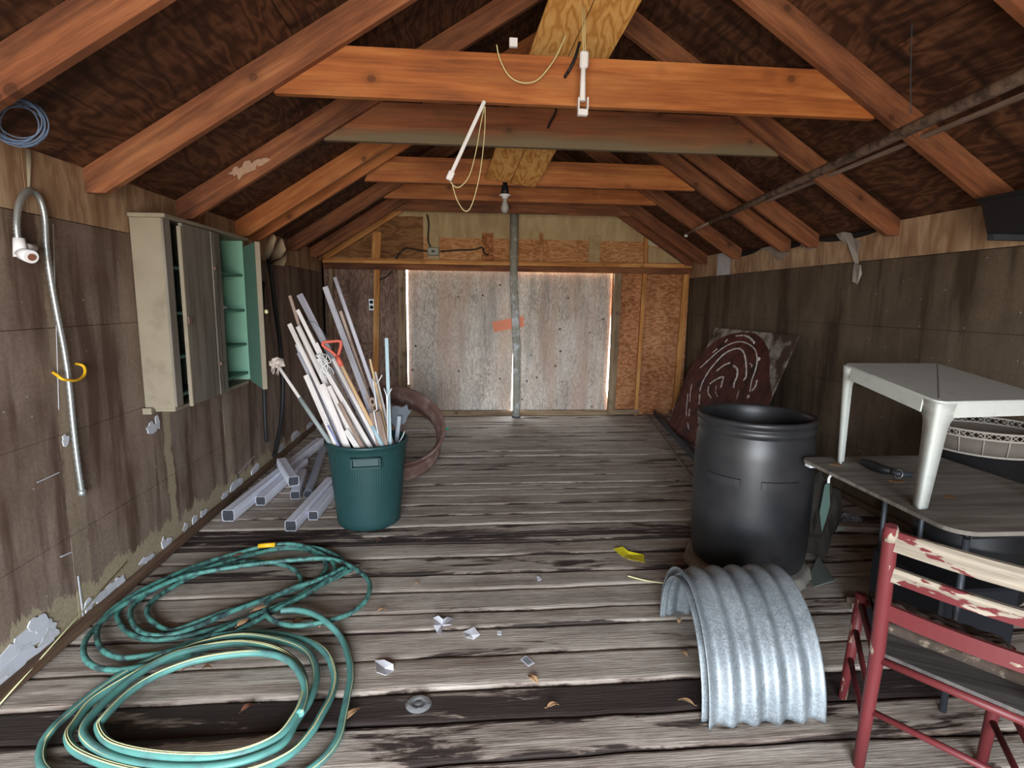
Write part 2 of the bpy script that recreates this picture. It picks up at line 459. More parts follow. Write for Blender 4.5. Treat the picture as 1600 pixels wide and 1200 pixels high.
for i in range(len(EDGE) - 1):
    tone = TONE.get(EDGE[i], R.uniform(0.42, 0.68))
    zt = R.uniform(-0.006, 0.001); off = (R.uniform(0, 40), R.uniform(0, 40), 0)
    rows = []
    for x in xs:
        g0 = 0.004 + 0.012 * max(0, noise.noise(Vector((x * 1.1, i * 5.7, 9))))
        g1 = 0.002
        y1 = edge(i, x) - g0; y0 = edge(i + 1, x) + g1
        w = y1 - y0
        cup = 0.004 * noise.noise(Vector((x * 0.7, i * 2.2, 20)))
        row = []
        for fr, dz in ((0, -0.04), (0, -0.010), (0.05, -0.003), (0.12, 0), (0.5, cup), (0.88, 0), (0.95, -0.003), (1, -0.010), (1, -0.04)):
            y = y0 + w * fr
            zz = zt + dz + (0.0025 * noise.noise(Vector((x * 3, y * 9, i))) if -0.02 < dz else 0)
            row.append(fl.v((x, y, zz), (x + off[0], y + off[1], fr), tone))
        rows.append(row)
    for A, B in zip(rows, rows[1:]):
        for k in range(8): fl.face([A[k], A[k + 1], B[k + 1], B[k]], False)
floor = fl.done('floor', M_floor)
tag(floor, kind='structure')
sub = MB(); sub.box((XL, FRONT_Y, -0.12), (XR, YB + 0.1, -0.045)); sub.done('subfloor', M_black, floor)

# ------------------------------------------------------------------ side walls
def side_wall(name, x, sgn, mat, courses, vs):
    """x = inner face, sgn = direction of the room"""
    w = MB(); w.box((min(x - sgn * 0.1, x - sgn * 0.012), FRONT_Y, -0.1), (max(x - sgn * 0.1, x - sgn * 0.012), YB + 0.1, 2.12), 1)
    wall = w.done(name, M_black); tag(wall, kind='structure')
    p = MB()
    for z0, z1 in zip(courses, courses[1:]):
        for y0, y1 in zip(vs, vs[1:]):
            e = R.uniform(0.0, 0.003)
            xa, xb = sorted((x - sgn * 0.012, x - sgn * e))
            p.box((xa, y0 + 0.0012, z0 + 0.0012), (xb, y1 - 0.0012, z1 - 0.0012), 1)
            for v in p.bm.verts: v[p.gc] = v.co
    for v in p.bm.verts: v[p.gc] = v.co
    p.done('wall_panel', mat, wall)
    return wall
wall_left = side_wall('wall_left', XL, 1, M_wall_l, [0.0, 0.455, 0.932, 1.412, 1.892], [FRONT_Y, -0.8, 0.9, 2.6, 4.3, 6.0, YB])
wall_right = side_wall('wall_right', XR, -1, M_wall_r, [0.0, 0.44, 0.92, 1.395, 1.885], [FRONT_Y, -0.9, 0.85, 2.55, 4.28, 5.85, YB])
def world_gc(m):
    for v in m.bm.verts: v[m.gc] = v.co
b = MB(); b.box((XL - 0.012, FRONT_Y, 1.895), (XL - 0.003, 2.56, 2.16)); b.box((XL - 0.012, 2.565, 1.895), (XL - 0.002, 5.2, 2.16)); b.box((XL - 0.012, 5.205, 1.895), (XL - 0.004, YB, 2.16))
world_gc(b); b.done('band_board', M_band, wall_left)
# scalloped band board on the right wall, notched and torn between the rafters
def band_right():
    m = MB(); ys = [FRONT_Y + (YB - FRONT_Y) * i / 200 for i in range(201)]
    for a, c in zip(ys, ys[1:]):
        def top(y):
            base = 2.15
            if 3.95 < y < 6.7: base = 2.13 - 0.06 * abs(math.sin((y - 3.95) * PI / 0.86)) ** 0.5 + 0.0
            return base
        if 6.32 < a < 6.62: continue
        A = [m.v((XR + 0.010, a, 1.889)), m.v((XR + 0.010, c, 1.889)), m.v((XR + 0.010, c, top(c))), m.v((XR + 0.010, a, top(a)))]
        B = [m.v((XR + 0.001, a, 1.889)), m.v((XR + 0.001, c, 1.889)), m.v((XR + 0.001, c, top(c))), m.v((XR + 0.001, a, top(a)))]
        m.face(B); m.face(A[::-1]); m.face([B[0], B[1], A[1], A[0]]); m.face([B[3], B[2], A[2], A[3]])
    return m.done('band_board', M_band, wall_right)
band_right()
# lining behind the right band, showing pale where the band is missing
b = MB(); b.box((XR + 0.0045, 6.25, 1.8875), (XR + 0.0115, 6.7, 2.15)); b.done('bare_lining', M_white, wall_right)

# torn white patches (paper face showing) and rags of sheeting
def blob(m, centre, u, v, ru, rv, th, n, k=16, rag=0.35):
    """irregular thin patch on a plane with axes u, v and normal n"""
    pts = []; s = R.uniform(0, 90)
    for i in range(k):
        a = 2 * PI * i / k
        q = 1 + rag * 1.8 * noise.noise(Vector((math.cos(a) * 1.7 + s, math.sin(a) * 1.7, s)))
        q *= R.uniform(1 - rag * 0.5, 1 + rag * 0.3)
        pts.append(Vector(centre) + Vector(u) * math.cos(a) * ru * q + Vector(v) * math.sin(a) * rv * q)
    m.slab(pts, n, th + R.uniform(0, 0.0025))
m = MB()
for px, py, ru, rv in [(45, 1000, .13, .035), (20, 1035, .14, .055), (78, 1010, .05, .03), (60, 975, .05, .04), (35, 1060, .12, .03), (140, 965, .03, .03), (166, 940, .09, .022), (185, 927, .06, .02), (232, 885, .07, .018),
                       (263, 853, .05, .02), (256, 848, .02, .03), (290, 828, .03, .02), (306, 820, .04, .02), (318, 806, .05, .018),
                       (352, 783, .06, .02), (368, 772, .08, .03), (376, 760, .05, .025), (400, 742, .1, .03), (440, 700, .1, .03), (462, 690, .16, .04), (484, 672, .12, .03),
                       (238, 670, .045, .028), (246, 658, .02, .03), (102, 688, .02, .022), (103, 1, 0, 0)]:
    if ru == 0: continue
    p = pxp(px, py, XL)
    if p.z < rv + 0.055: p.z = rv * 0.9 + 0.05
    blob(m, p + Vector((-0.001 - R.uniform(0, .001), 0, 0)), (0, 1, 0), (0, 0, 1), ru * 1.1, rv * 1.25, 0.003, (1, 0, 0))
tag(m.done('torn_patch', M_white, wall_left), 'white torn patches along the foot of the wall')
m = MB()
for a, c, w in [((58, 754), (93, 738), .004), ((95, 1110 - 240), (113, 862), .006), ((122, 900), (131, 968), .008), ((398, 712), (372, 740), .003), ((83, 350), (92, 640), 0.002)]:
    p = pxp(*a, XL + 0.001); q = pxp(*c, XL + 0.001)
    m.beam(p, q, 0.002, w, (0, 0, 1), 0)
m.done('scratch_mark', M_white, wall_left)
m = MB()
m.beam((XL + 0.02, FRONT_Y, 0.025), (XL + 0.02, YB - 0.02, 0.025), 0.04, 0.05, bev=0.006)
tag(m.done('baseboard_left', wood('brown_sill', srgb(58, 42, 32), srgb(96, 74, 58), srgb(124, 100, 80), 0.3)), kind='structure')
m = MB()
m.beam((XR - 0.02, FRONT_Y, 0.025), (XR - 0.02, YB - 0.02, 0.025), 0.04, 0.05, bev=0.006)
tag(m.done('baseboard_right', wood('brown_sill_b', srgb(50, 38, 30), srgb(80, 64, 50), srgb(104, 86, 68), 0.3)), kind='structure')

# ------------------------------------------------------------------ back wall with two plywood door leaves
wb_ = MB()
def bx(m, x0, x1, z0, z1, y0=YB, y1=YB + 0.012, axis=2):
    m.box((x0, y0, z0), (x1, y1, z1), axis)
DX0, DX1, DZ = -0.73, 2.03, 1.965         # the doorway in the back wall
m = MB()
bx(m, XL - 0.1, DX0 - 0.0, -0.1, 1.985); bx(m, XL - 0.1, XL + 0.02, 0, 2.1)
world_gc(m); wall_back = m.done('wall_back', M_ply_dk); tag(wall_back, kind='structure')
m = MB(); bx(m, DX1, XR + 0.1, -0.1, 1.985); world_gc(m); m.done('sheathing', M_ply_or, wall_back)
m = MB(); bx(m, XL - 0.1, XR + 0.1, 1.97, 2.375); world_gc(m); m.done('gable_sheathing', M_ply_up, wall_back)
def zr(x, dz=0.0):   # underside plane of the roof deck
    return 2.16 + 0.634 * (min(x - XL, XR - x)) + dz
m = MB()
poly = [(XL + 0.32, YB - 0.009, 2.362), (XR - 0.32, YB - 0.009, 2.362), (0.65, YB - 0.009, zr(0.65))]
m.slab(poly, (0, 1, 0), 0.008); world_gc(m); m.done('tan_sheet', M_tan, wall_back)
# tan corner sheets beside the gable studs
m = MB()
m.slab([(2.46, YB - 0.012, 2.09), (3.09, YB - 0.012, 2.09), (2.96, YB - 0.012, 2.25), (2.46, YB - 0.012, 2.30)], (0, 1, 0), 0.006)
world_gc(m); m.done('corner_sheet', M_tan, wall_back)
m = MB()
m.slab([(2.48, YB - 0.016, 2.31), (2.9, YB - 0.016, 2.29), (2.55, YB - 0.016, 2.53), (2.45, YB - 0.016, 2.56)], (0, 1, 0), 0.006)
world_gc(m); m.done('corner_sheet', plain('pale_board', srgb(188, 178, 152), 0.8), wall_back)
# dark brown upper left gable sheet
m = MB()
m.slab([(XL, YB - 0.012, 2.09), (-0.5, YB - 0.012, 2.09), (-0.5, YB - 0.012, 2.62), (-0.95, YB - 0.012, 2.62), (XL, YB - 0.012, 2.1)], (0, 1, 0), 0.006)
world_gc(m); m.done('dark_gable_sheet', ply('brown_gable', srgb(92, 62, 40), srgb(126, 88, 56), srgb(150, 110, 74), horiz=True, freq=14), wall_back)
def wb_stud(px0, py0, px1, py1, w, d, mat, yoff=0.0, name='stud'):
    a = pyp(px0, py0, YB - 0.012 - yoff - d); c = pyp(px1, py1, YB - 0.012 - yoff - d)
    a.y = c.y = YB - 0.013 - yoff - d / 2
    m = MB(); m.beam(a, c, w, d, (0, 1, 0)); return m.done(name, mat, wall_back)
wb_stud(589, 420, 586, 655, 0.075, 0.04, M_stud)
wb_stud(589, 362, 587, 410, 0.11, 0.03, M_stud)
wb_stud(517, 418, 517, 655, 0.05, 0.05, M_stud_grey)
wb_stud(628, 418, 628, 655, 0.095, 0.06, M_stud_grey)
wb_stud(967, 424, 954.5, 655, 0.10, 0.06, M_stud_grey)
wb_stud(1008, 426, 993.5, 650, 0.05, 0.05, M_stud)
wb_stud(1073, 427, 1055, 645, 0.075, 0.05, M_stud)
wb_stud(762, 364, 762, 408, 0.15, 0.02, M_ply_or)
wb_stud(846, 364, 846, 410, 0.05, 0.02, M_ply_up)
wb_stud(930, 368, 928, 411, 0.155, 0.02, M_tan)
wb_stud(1010, 370, 1010, 413, 0.05, 0.04, M_stud)
wb_stud(675, 336, 678, 408, 0.15, 0.02, M_tan)
m = MB(); a = pyp(954, 655, YB - 0.04); m.beam((a.x, YB - 0.045, 0.04), (2.45, YB - 0.045, 0.04), 0.06, 0.07); m.done('bottom_plate', M_stud_grey, wall_back)
m = MB(); m.beam((DX0 - 0.05, YB - 0.03, 0.035), (DX1, YB - 0.03, 0.03), 0.05, 0.07); m.done('door_sill', M_stud_grey, wall_back)
a = pyp(514, 407, YB - 0.1); c = pyp(1080, 416, YB - 0.1)
m = MB(); m.beam((XL + 0.03, YB - 0.06, a.z), (XR - 0.01, YB - 0.06, c.z), 0.09, 0.055); m.done('header_top', M_stud, wall_back)
m = MB(); m.beam((XL + 0.03, YB - 0.05, a.z - 0.066), (XR - 0.01, YB - 0.05, c.z - 0.072), 0.06, 0.07); m.done('header', M_rafter, wall_back)

def leaf(name, pts, mat):
    m = MB(); m.slab([(p[0], YB + 0.03, p[1]) for p in pts], (0, 1, 0), 0.02); world_gc(m)
    o = m.done(name, mat); tag(o, kind='structure'); return o
q = lambda x, y: (pyp(x, y, YB + 0.03).x, pyp(x, y, YB + 0.03).z)
d1 = leaf('door_1', [q(637, 416), q(805, 416), q(803, 500), q(798, 655), q(639, 655), q(638.5, 600)], M_door)
d2 = leaf('door_2', [q(808, 423.5), q(959, 424.5), q(947, 610), q(955, 655), q(806, 655)], M_door)
m = MB(); bx(m, q(620, 600)[0], q(640, 600)[0] + 0.01, -0.02, 0.42, YB + 0.03, YB + 0.05); m.done('lower_filler', M_ply_dk, d1)

# ------------------------------------------------------------------ front wall around the open vehicle door (behind the viewer)
m = MB()
m.box((XL - 0.1, FRONT_Y - 0.1, -0.1), (OPEN_X0, FRONT_Y, 2.3)); m.box((OPEN_X1, FRONT_Y - 0.1, -0.1), (XR + 0.1, FRONT_Y, 2.3))
m.slab([(XL - 0.1, FRONT_Y - 0.1, OPEN_Z), (XR + 0.1, FRONT_Y - 0.1, OPEN_Z), (0.65, FRONT_Y - 0.1, 3.8)], (0, 1, 0), 0.1)
tag(m.done('wall_front', M_ply_dk), kind='structure')

# ------------------------------------------------------------------ roof deck
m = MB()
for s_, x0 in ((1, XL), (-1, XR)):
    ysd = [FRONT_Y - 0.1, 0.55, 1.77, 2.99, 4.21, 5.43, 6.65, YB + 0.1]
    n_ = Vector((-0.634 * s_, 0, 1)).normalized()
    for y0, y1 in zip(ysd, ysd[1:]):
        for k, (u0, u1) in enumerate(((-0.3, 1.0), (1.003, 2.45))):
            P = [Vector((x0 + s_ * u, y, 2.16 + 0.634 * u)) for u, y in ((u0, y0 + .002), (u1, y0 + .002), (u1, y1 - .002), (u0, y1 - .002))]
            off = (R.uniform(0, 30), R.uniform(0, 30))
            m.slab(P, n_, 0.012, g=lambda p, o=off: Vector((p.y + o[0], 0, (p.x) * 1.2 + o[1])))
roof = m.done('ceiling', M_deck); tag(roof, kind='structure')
m = MB()
for s_, x0 in ((1, XL), (-1, XR)):
    n_ = Vector((-0.634 * s_, 0, 1)).normalized()
    P = [Vector((x0 + s_ * u, y, 2.175 + 0.634 * u)) for u, y in ((-0.35, FRONT_Y - .1), (2.47, FRONT_Y - .1), (2.47, YB + .1), (-0.35, YB + .1))]
    m.slab(P, n_, 0.03)
m.done('shingles', M_black, roof)

# ------------------------------------------------------------------ rafters and collar ties
def rafter(x0, s_, y, mat, label, grp, tail=0.0, th=0.04, u1=2.44):
    m = MB(); h = 0.168
    lo = lambda u: 2.155 + 0.634 * u - h
    us = [(tail, max(lo(tail), 2.045)), ((2.045 - 1.987) / 0.634, 2.045), (u1, lo(u1)), (u1, lo(u1) + h), (tail, lo(tail) + h)]
    L = math.hypot(1, 0.634); off = R.uniform(0, 50)
    poly = [(x0 + s_ * u, y, z) for u, z in us]
    m.slab(poly, (0, 1, 0), th, g=lambda p: Vector((off + (abs(p.x - x0) + 0.634 * (p.z)) / L, off + (p.z - 0.634 * abs(p.x - x0)) / L, p.y + off)))
    return m.own('rafter', mat, label, 'rafter', grp)
RY_L = [1.22, 2.07, 2.94, 3.81, 4.74, 5.03, 6.08, 6.95, 7.36]
RY_R = [1.22, 2.07, 2.94, 3.81, 4.72, 5.14, 6.08, 6.95, 7.36]
ORD = ['foremost, above the viewer', 'second from the front of the shed', 'carrying the big front collar tie', 'carrying the second collar tie, dirtier than its neighbours',
       'front one of the close pair', 'rear one of the close pair', 'carrying the fourth collar tie', 'carrying the rearmost collar tie', 'set against the back gable']
for i, y in enumerate(RY_L):
    mt = M_rafter if i not in (4, 5, 8) else (M_orange if i != 8 else M_stud)
    rf_ = rafter(XL, 1, y, mt, 'brown roof rafter on the left slope, ' + ORD[i].replace(', dirtier than its neighbours', ''), 'rafters of the left roof slope')
    if i == 3:
        m = MB(); ax_ = Vector((1, 0, .634)).normalized(); up_ = Vector((-.634, 0, 1)).normalized()
        for px, py, ru, rv in ((372, 268, .05, .035), (388, 262, .08, .03), (406, 253, .07, .024)):
            blob(m, pyp(px, py, y - .001), ax_, up_, ru, rv, .0015, (0, -1, 0), rag=.6)
        m.done('white_crust', plain('pale_crust', srgb(170, 142, 120), .9, var=.25, scale=60), rf_)
for i, y in enumerate(RY_R):
    rafter(XR, -1, y, M_rafter, 'brown roof rafter on the right slope, ' + ORD[i].replace(', dirtier than its neighbours', ''), 'rafters of the right roof slope')
TIES = [(2.984, 2.543, 0.232, 'wide orange collar tie at the very front, nearest the viewer', M_orange),
        (3.854, 2.563, 0.245, 'dark red collar tie with a grey dirty lower edge, second from the front', M_tie_dirty),
        (5.184, 2.582, 0.215, 'orange collar tie behind the dirty one, third from the front', M_orange),
        (6.124, 2.605, 0.15, 'narrow brown collar tie, fourth from the front', M_orange),
        (6.994, 2.615, 0.13, 'narrow brown collar tie rearmost, nearest the back gable', M_rafter)]
for y, z, h, lb, mt in TIES:
    m = MB(); u0 = (z - 2.0) / 0.634 + 0.06; u1 = (z + h - 2.155) / 0.634 + 0.03
    e0 = max(u0, 0); e1 = max(u0, u1)
    off = R.uniform(0, 40)
    poly = [(XL + e0, y, z), (XR - e0, y, z), (XR - e0 - .02, y, z + h * .35), (XR - e1, y, z + h), (XL + e1, y, z + h), (XL + e0 + .02, y, z + h * .35)]
    poly = [(XL + u0 - 0.03, y, z), (XR - u0 + 0.03, y, z), (XR - e1, y, z + h), (XL + e1, y, z + h)]
    m.slab(poly, (0, 1, 0), 0.04, g=lambda p: Vector((p.x + off, p.y + off, p.z - z)))
    m.own('collar_tie', mt, lb, 'beam', 'collar ties across the shed')

# ------------------------------------------------------------------ object materials
M_binplastic = plain('green_bin_plastic', srgb(30, 60, 60), 0.45, var=0.2, scale=8, c2=srgb(48, 76, 76), thr=(0.6, 0.85))
M_blackplastic = plain('black_barrel_plastic', (0.016, 0.016, 0.018, 1), 0.42, spec=0.5, var=0.3, scale=5, c2=(0.036, 0.035, 0.035, 1), thr=(0.42, 0.75))
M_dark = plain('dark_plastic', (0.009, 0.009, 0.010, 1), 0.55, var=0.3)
M_resin = plain('white_resin', srgb(186, 190, 184), 0.5, var=0.06, scale=26, c2=srgb(158, 162, 158), thr=(0.55, 0.8))
M_galv = None
def galv():
    n = NT('galvanised_steel', 0.42, 0.35, 0.5); g = n.gc()
    c = n.vor(n.map(g, (1, 1, 1)), 190.0, out='Color')
    f = n.sep(c)[0]
    big = n.noise(g, 6, 4, 0.6)
    col = n.ramp(n.math('ADD', n.math('MULTIPLY', f, 0.25), n.math('MULTIPLY', big, 0.75)), [(0.25, srgb(98, 104, 108)), (0.5, srgb(126, 133, 137)), (0.8, srgb(156, 162, 165))])
    n.col(col); n.rough(n.math('MULTIPLY_ADD', f, 0.14, 0.46))
    return n.m
M_galv = galv()
M_alu = plain('downspout_aluminium', srgb(226, 228, 240), 0.45, 0.0, 0.6, var=0.08, scale=14, c2=srgb(190, 194, 208), thr=(0.6, 0.8))
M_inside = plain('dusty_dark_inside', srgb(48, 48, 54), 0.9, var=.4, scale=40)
M_alu_d = plain('grey_tube_metal', srgb(158, 164, 178), 0.5, 0.0, 0.5, var=0.2, scale=16)
M_rust = plain('rusty_steel', srgb(112, 84, 76), 0.8, 0.15, 0.3, var=0.35, scale=10, c2=srgb(146, 126, 118), thr=(0.5, 0.7), bump=0.3)
M_rail = plain('dark_rail_steel', srgb(66, 70, 76), 0.5, 0.4, 0.4, var=0.3)
M_lath = wood('pale_lath', srgb(156, 147, 142), srgb(198, 191, 187), srgb(226, 221, 218), 0.2, rough=0.8, vary=0.2)
M_lath_b = wood('grey_lath', srgb(108, 104, 108), srgb(144, 142, 150), srgb(178, 176, 184), 0.2, vary=0.25)
M_lath_c = wood('brown_lath', srgb(100, 82, 72), srgb(140, 120, 108), srgb(172, 154, 142), 0.3, vary=0.25)
M_lath_d = wood('yellow_lath', srgb(160, 124, 88), srgb(196, 162, 122), srgb(218, 190, 154), 0.2, vary=0.1)
M_whitepaint = plain('white_paint', srgb(222, 222, 224), 0.55, var=0.08)
M_paleblue = plain('pale_blue_tube', srgb(150, 174, 182), 0.5, var=0.12)
M_orangepl = plain('orange_grip_plastic', srgb(196, 92, 74), 0.5, var=0.1)
M_rag = plain('dirty_rag', srgb(190, 176, 166), 0.9, var=0.2, scale=30, bump=0.6)
M_hose_a = plain('old_green_hose', srgb(76, 130, 120), 0.55, var=0.3, scale=26, c2=srgb(46, 60, 62), thr=(0.46, 0.6))
M_hose_b = plain('teal_hose', srgb(82, 134, 126), 0.5, var=0.2, scale=14, c2=srgb(78, 98, 102), thr=(0.5, 0.68))
M_stripe = plain('yellow_stripe', srgb(204, 200, 150), 0.6, var=0.05)
M_yellow = plain('yellow_plastic', srgb(222, 172, 34), 0.45, var=0.08)
M_tape = plain('yellow_tape', srgb(222, 206, 40), 0.5, var=0.06)
M_paper = plain('white_paper', srgb(214, 214, 220), 0.85, var=0.05)
M_leaf = plain('dry_leaf', srgb(170, 132, 96), 0.85, var=0.25, scale=60)
M_leaf_b = plain('brown_leaf', srgb(120, 74, 54), 0.85, var=0.25, scale=60)
M_pink = plain('orange_paper', srgb(226, 142, 112), 0.85, var=0.05)
M_cab = plain('faded_cabinet_board', srgb(138, 128, 110), 0.85, var=0.15, scale=7, c2=srgb(110, 98, 80), thr=(0.55, 0.8))
M_cab_door = wood('grey_cabinet_door', srgb(86, 80, 72), srgb(116, 110, 100), srgb(140, 134, 124), 0.1, vary=0.1)
M_mint = plain('mint_paint', srgb(122, 168, 144), 0.75, var=0.08, scale=9, c2=srgb(106, 150, 130), thr=(0.55, 0.8))
M_mint_d = plain('dusty_mint_paint', srgb(90, 128, 112), 0.8, var=0.12)
M_steelhose = plain('braided_steel', srgb(168, 172, 172), 0.38, 0.7, 0.5, var=0.1)
M_board = wood('grey_tabletop_ply', srgb(92, 86, 80), srgb(124, 118, 110), srgb(146, 140, 130), 0.1, dirt=srgb(70, 62, 54), dirt_amt=0.5, vary=0.05)
def paint_chip():
    n = NT('chipped_red_paint', 0.5, spec=0.4); g = n.gc()
    f = n.ramp(n.noise(n.map(g, (9, 30, 30)), 1.0, 5, 0.6), [(0.635, 0.0), (0.65, 1.0)])
    w = n.ramp(n.noise(n.map(g, (3, 60, 60)), 1.0, 4, 0.6), [(0.35, srgb(122, 110, 94)), (0.65, srgb(158, 146, 126))])
    n.col(n.mix(f, srgb(96, 37, 39), w)); n.bump(f, 0.3, 0.002); return n.m
M_red = paint_chip()
def paint_bare():
    n = NT('bare_chair_wood', 0.75); g = n.gc()
    f = n.ramp(n.noise(n.map(g, (3.6, 12, 14), (2, 4, 9)), 1.0, 5, 0.55), [(0.535, 0.0), (0.545, 1.0)])
    w = n.ramp(n.noise(n.map(g, (3, 60, 60)), 1.0, 4, 0.6), [(0.35, srgb(118, 109, 96)), (0.65, srgb(156, 146, 130))])
    n.col(n.mix(f, w, srgb(96, 37, 39))); return n.m
M_bare = paint_bare()

# ------------------------------------------------------------------ post in the doorway
p0 = pz(806, 652); p0.y = 7.33; p0.x = pyp(806.5, 648, 7.33).x
p1 = pyp(803.5, 345, 7.33)
t = thing('support_post', 'round grey metal post standing on the floor before the closed plywood doors', 'post', (p0.x, 7.33, 0))
m = MB(); zt_ = 2.66
m.tube([(p0.x, 7.33, 0.0), (p0.x - 0.002, 7.33, 0.9), (p1.x + 0.002, 7.33, 1.8), (p1.x, 7.33, zt_)], 0.052, 20)
m.done('pipe', plain('weathered_pipe', srgb(152, 150, 138), 0.7, 0.0, var=0.25, scale=10, c2=srgb(206, 210, 214), thr=(0.5, 0.62)), t)
m = MB(); m.lathe([(0.0, 0.02), (0.06, 0.02), (0.06, -0.0), (0, 0)], (p0.x, 7.33, 0)); m.done('base_plate', M_rail, t)
m = MB(); m.slab([pyp(x, y, YB + 0.012) for x, y in [(769, 503), (818, 494), (819, 510), (772, 519)]], (0, -1, 0), 0.003)
m.own('notice_card', M_pink, 'orange card stuck across the plywood doors behind the post', 'card')

# outlet, junction box, cables on the back wall
c = pyp(580.5, 476, YB - 0.03)
t = thing('electrical_outlet', 'small metal double outlet beside the thin left stud of the back wall', 'outlet', (c.x, YB - 0.02, c.z))
m = MB(); m.box((c.x - .036, YB - .03, c.z - .075), (c.x + .036, YB - 0.001, c.z + .075), 2, 0.004); m.done('cover_plate', plain('outlet_steel', srgb(178, 186, 190), 0.4, 0.5), t)
for dz in (-.033, .033):
    m = MB(); m.lathe([(0, 0), (.024, 0), (.024, .006), (0, .006)], M=Matrix.Translation((c.x, YB - 0.03, c.z + dz)) @ Matrix.Rotation(PI / 2, 4, 'X'), seg=16); m.done('socket', M_dark, t)
c = pyp(677, 393, YB - 0.06)
t = thing('junction_box', 'grey metal junction box on the gable above the left door', 'junction box', (c.x, YB - 0.06, c.z))
m = MB(); m.box((c.x - .075, YB - .09, c.z - .05), (c.x + .075, YB - 0.03, c.z + .05), 0, 0.006); m.done('box', plain('box_steel', srgb(120, 122, 112), 0.5, 0.4), t)
m = MB(); m.box((c.x - .02, YB - .094, c.z - .012), (c.x + .02, YB - 0.089, c.z + .014)); m.done('knockout', M_dark, t)
def cable(name, pts, r, mat, label, cat, sub=6, seg=8):
    m = MB(); m.tube(spline(pts, sub), r, seg); return m.own(name, mat, label, cat)
cable('power_cable', [pyp(x, y, YB - 0.05) for x, y in [(668, 393), (650, 390), (634, 388), (624, 396), (619, 405)]], .010, M_dark, 'thin dark cable leaving the gable junction box on its left', 'cable')
cable('power_cable', [pyp(x, y, YB - 0.05) for x, y in [(688, 393), (715, 391), (740, 390), (753, 387)]] + [pyp(757, 396, YB - 0.07), pyp(763, 398, YB - 0.05)], .010, M_dark, 'thin dark cable leaving the gable junction box on its right', 'cable')
cable('power_cable', [pyp(x, y, YB - 0.05) for x, y in [(667, 335), (670, 350), (669, 375), (673, 386)]], .010, M_dark, 'thin dark cable dropping to the gable junction box from above', 'cable')
cable('power_cable', [pyp(x, y, YB - 0.045) for x, y in [(612, 424), (604, 432), (592, 438)]], .008, M_dark, 'short dark cable loop under the header near the outlet', 'cable')

# ------------------------------------------------------------------ things hanging from the ties
c = pyp(789, 300, 5.204)
t = thing('light_bulb', 'bare unlit bulb in a black socket under the third collar tie', 'light bulb', (c.x, 5.204, c.z))
m = MB(); m.lathe([(0, .09), (.03, .09), (.03, .02), (.036, .015), (.036, -.02), (0, -.02)], (c.x, 5.204, c.z), 20); m.done('socket', M_dark, t)
m = MB(); m.lathe([(0, -.02), (.05, -.022), (.055, -.03), (.03, -.04), (.022, -.06), (0, -.06)], (c.x, 5.204, c.z), 20); m.done('collar', M_whitepaint, t)
gl = NT('bulb_glass', 0.15, spec=0.6); gl.col(srgb(196, 200, 196)); gl.b.inputs['Transmission Weight'].default_value = 0.5
m = MB(); m.lathe([(0, -.06), (.02, -.06), (.021, -.09), (.033, -.12), (.037, -.145), (.03, -.17), (.014, -.184), (0, -.186)], (c.x, 5.204, c.z), 20); m.done('bulb', gl.m, t)
# plywood offcut laid over the ties
a0, a1 = pyp(758, 279, 5.12), pyp(836, 293, 5.12)
y2 = 2.2; sl = (a0.z + a1.z) / 2
def bp(u, y): # u 0..1 across, y along
    k = (5.12 - y)
    return Vector((a0.x + (a1.x - a0.x) * u + 0.125 * k, y, (a0.z * (1 - u) + a1.z * u) + 0.245 * k))
M_newply = ply('new_plywood', srgb(170, 112, 52), srgb(206, 152, 84), srgb(222, 176, 112), freq=22, horiz=False)
for u0, u1, lb in ((0, .49, 'left of two yellow plywood strips sloping over the collar ties'), (.505, 1, 'right of two yellow plywood strips sloping over the collar ties')):
    m = MB(); P = [bp(u0, 5.12), bp(u1, 5.12 - 0.0), bp(u1, 2.6), bp(u0, 2.6)]
    nn = (P[1] - P[0]).cross(P[3] - P[0]).normalized()
    off = R.uniform(0, 9)
    m.slab(P, (0, 0.24, 1), 0.012, g=lambda p: Vector((p.x + off, 0.0, p.y)))
    m.own('plywood_strip', M_newply, lb, 'plywood')
# white rod hanging off the first tie
a, c = pyp(757, 158, 2.96), pyp(704, 274, 2.88)
t = thing('hanging_rod', 'slim white plastic rod hanging slanted under the front collar tie', 'rod', tuple(a))
m = MB(); m.beam(a, c, 0.018, 0.012, (0, 1, 0), 0.002); m.done('rod', M_whitepaint, t)
m = MB(); d = (c - a).normalized(); m.beam(c - d * .02, c + d * .025, 0.03, 0.02, (0, 1, 0), 0.003); m.done('end_cap', M_whitepaint, t)
m = MB(); m.tube(spline([pyp(x, y, 2.93) for x, y in [(757, 166), (750, 200), (744, 235), (733, 275), (716, 293), (703, 284)]], 6), .0022, 6)
m.tube(spline([pyp(x, y, 2.92) for x, y in [(758, 166), (757, 210), (750, 270), (738, 318), (727, 330), (714, 312), (706, 285)]], 6), .0022, 6); m.done('cord', M_stripe, t)
y_ = 2.86
t = thing('cord_pull', 'white plastic pull with clip hanging in front of the front collar tie', 'cord pull', tuple(pyp(911, 62, y_)))
m = MB(); a = pyp(912, 84, y_); c = pyp(910, 158, y_); m.tube([a, c], [.011, .015], 12); m.done('tube', M_whitepaint, t)
m = MB(); a = pyp(913, 80, y_); c = pyp(912, 107, y_); m.beam(a, c, .042, .03, (0, 1, 0), .008); m.done('cap', M_whitepaint, t)
m = MB(); a = pyp(910, 166, y_); m.beam(pyp(910.5, 171, y_), pyp(910, 181, y_), .05, .03, (0, 1, 0), .003)
for sx in (-1, 1): m.beam(pyp(911 + sx * 7, 153, y_), pyp(910.5 + sx * 7, 172, y_), .007, .028, (0, 1, 0), .001)
m.done('clip', M_whitepaint, t)
m = MB()
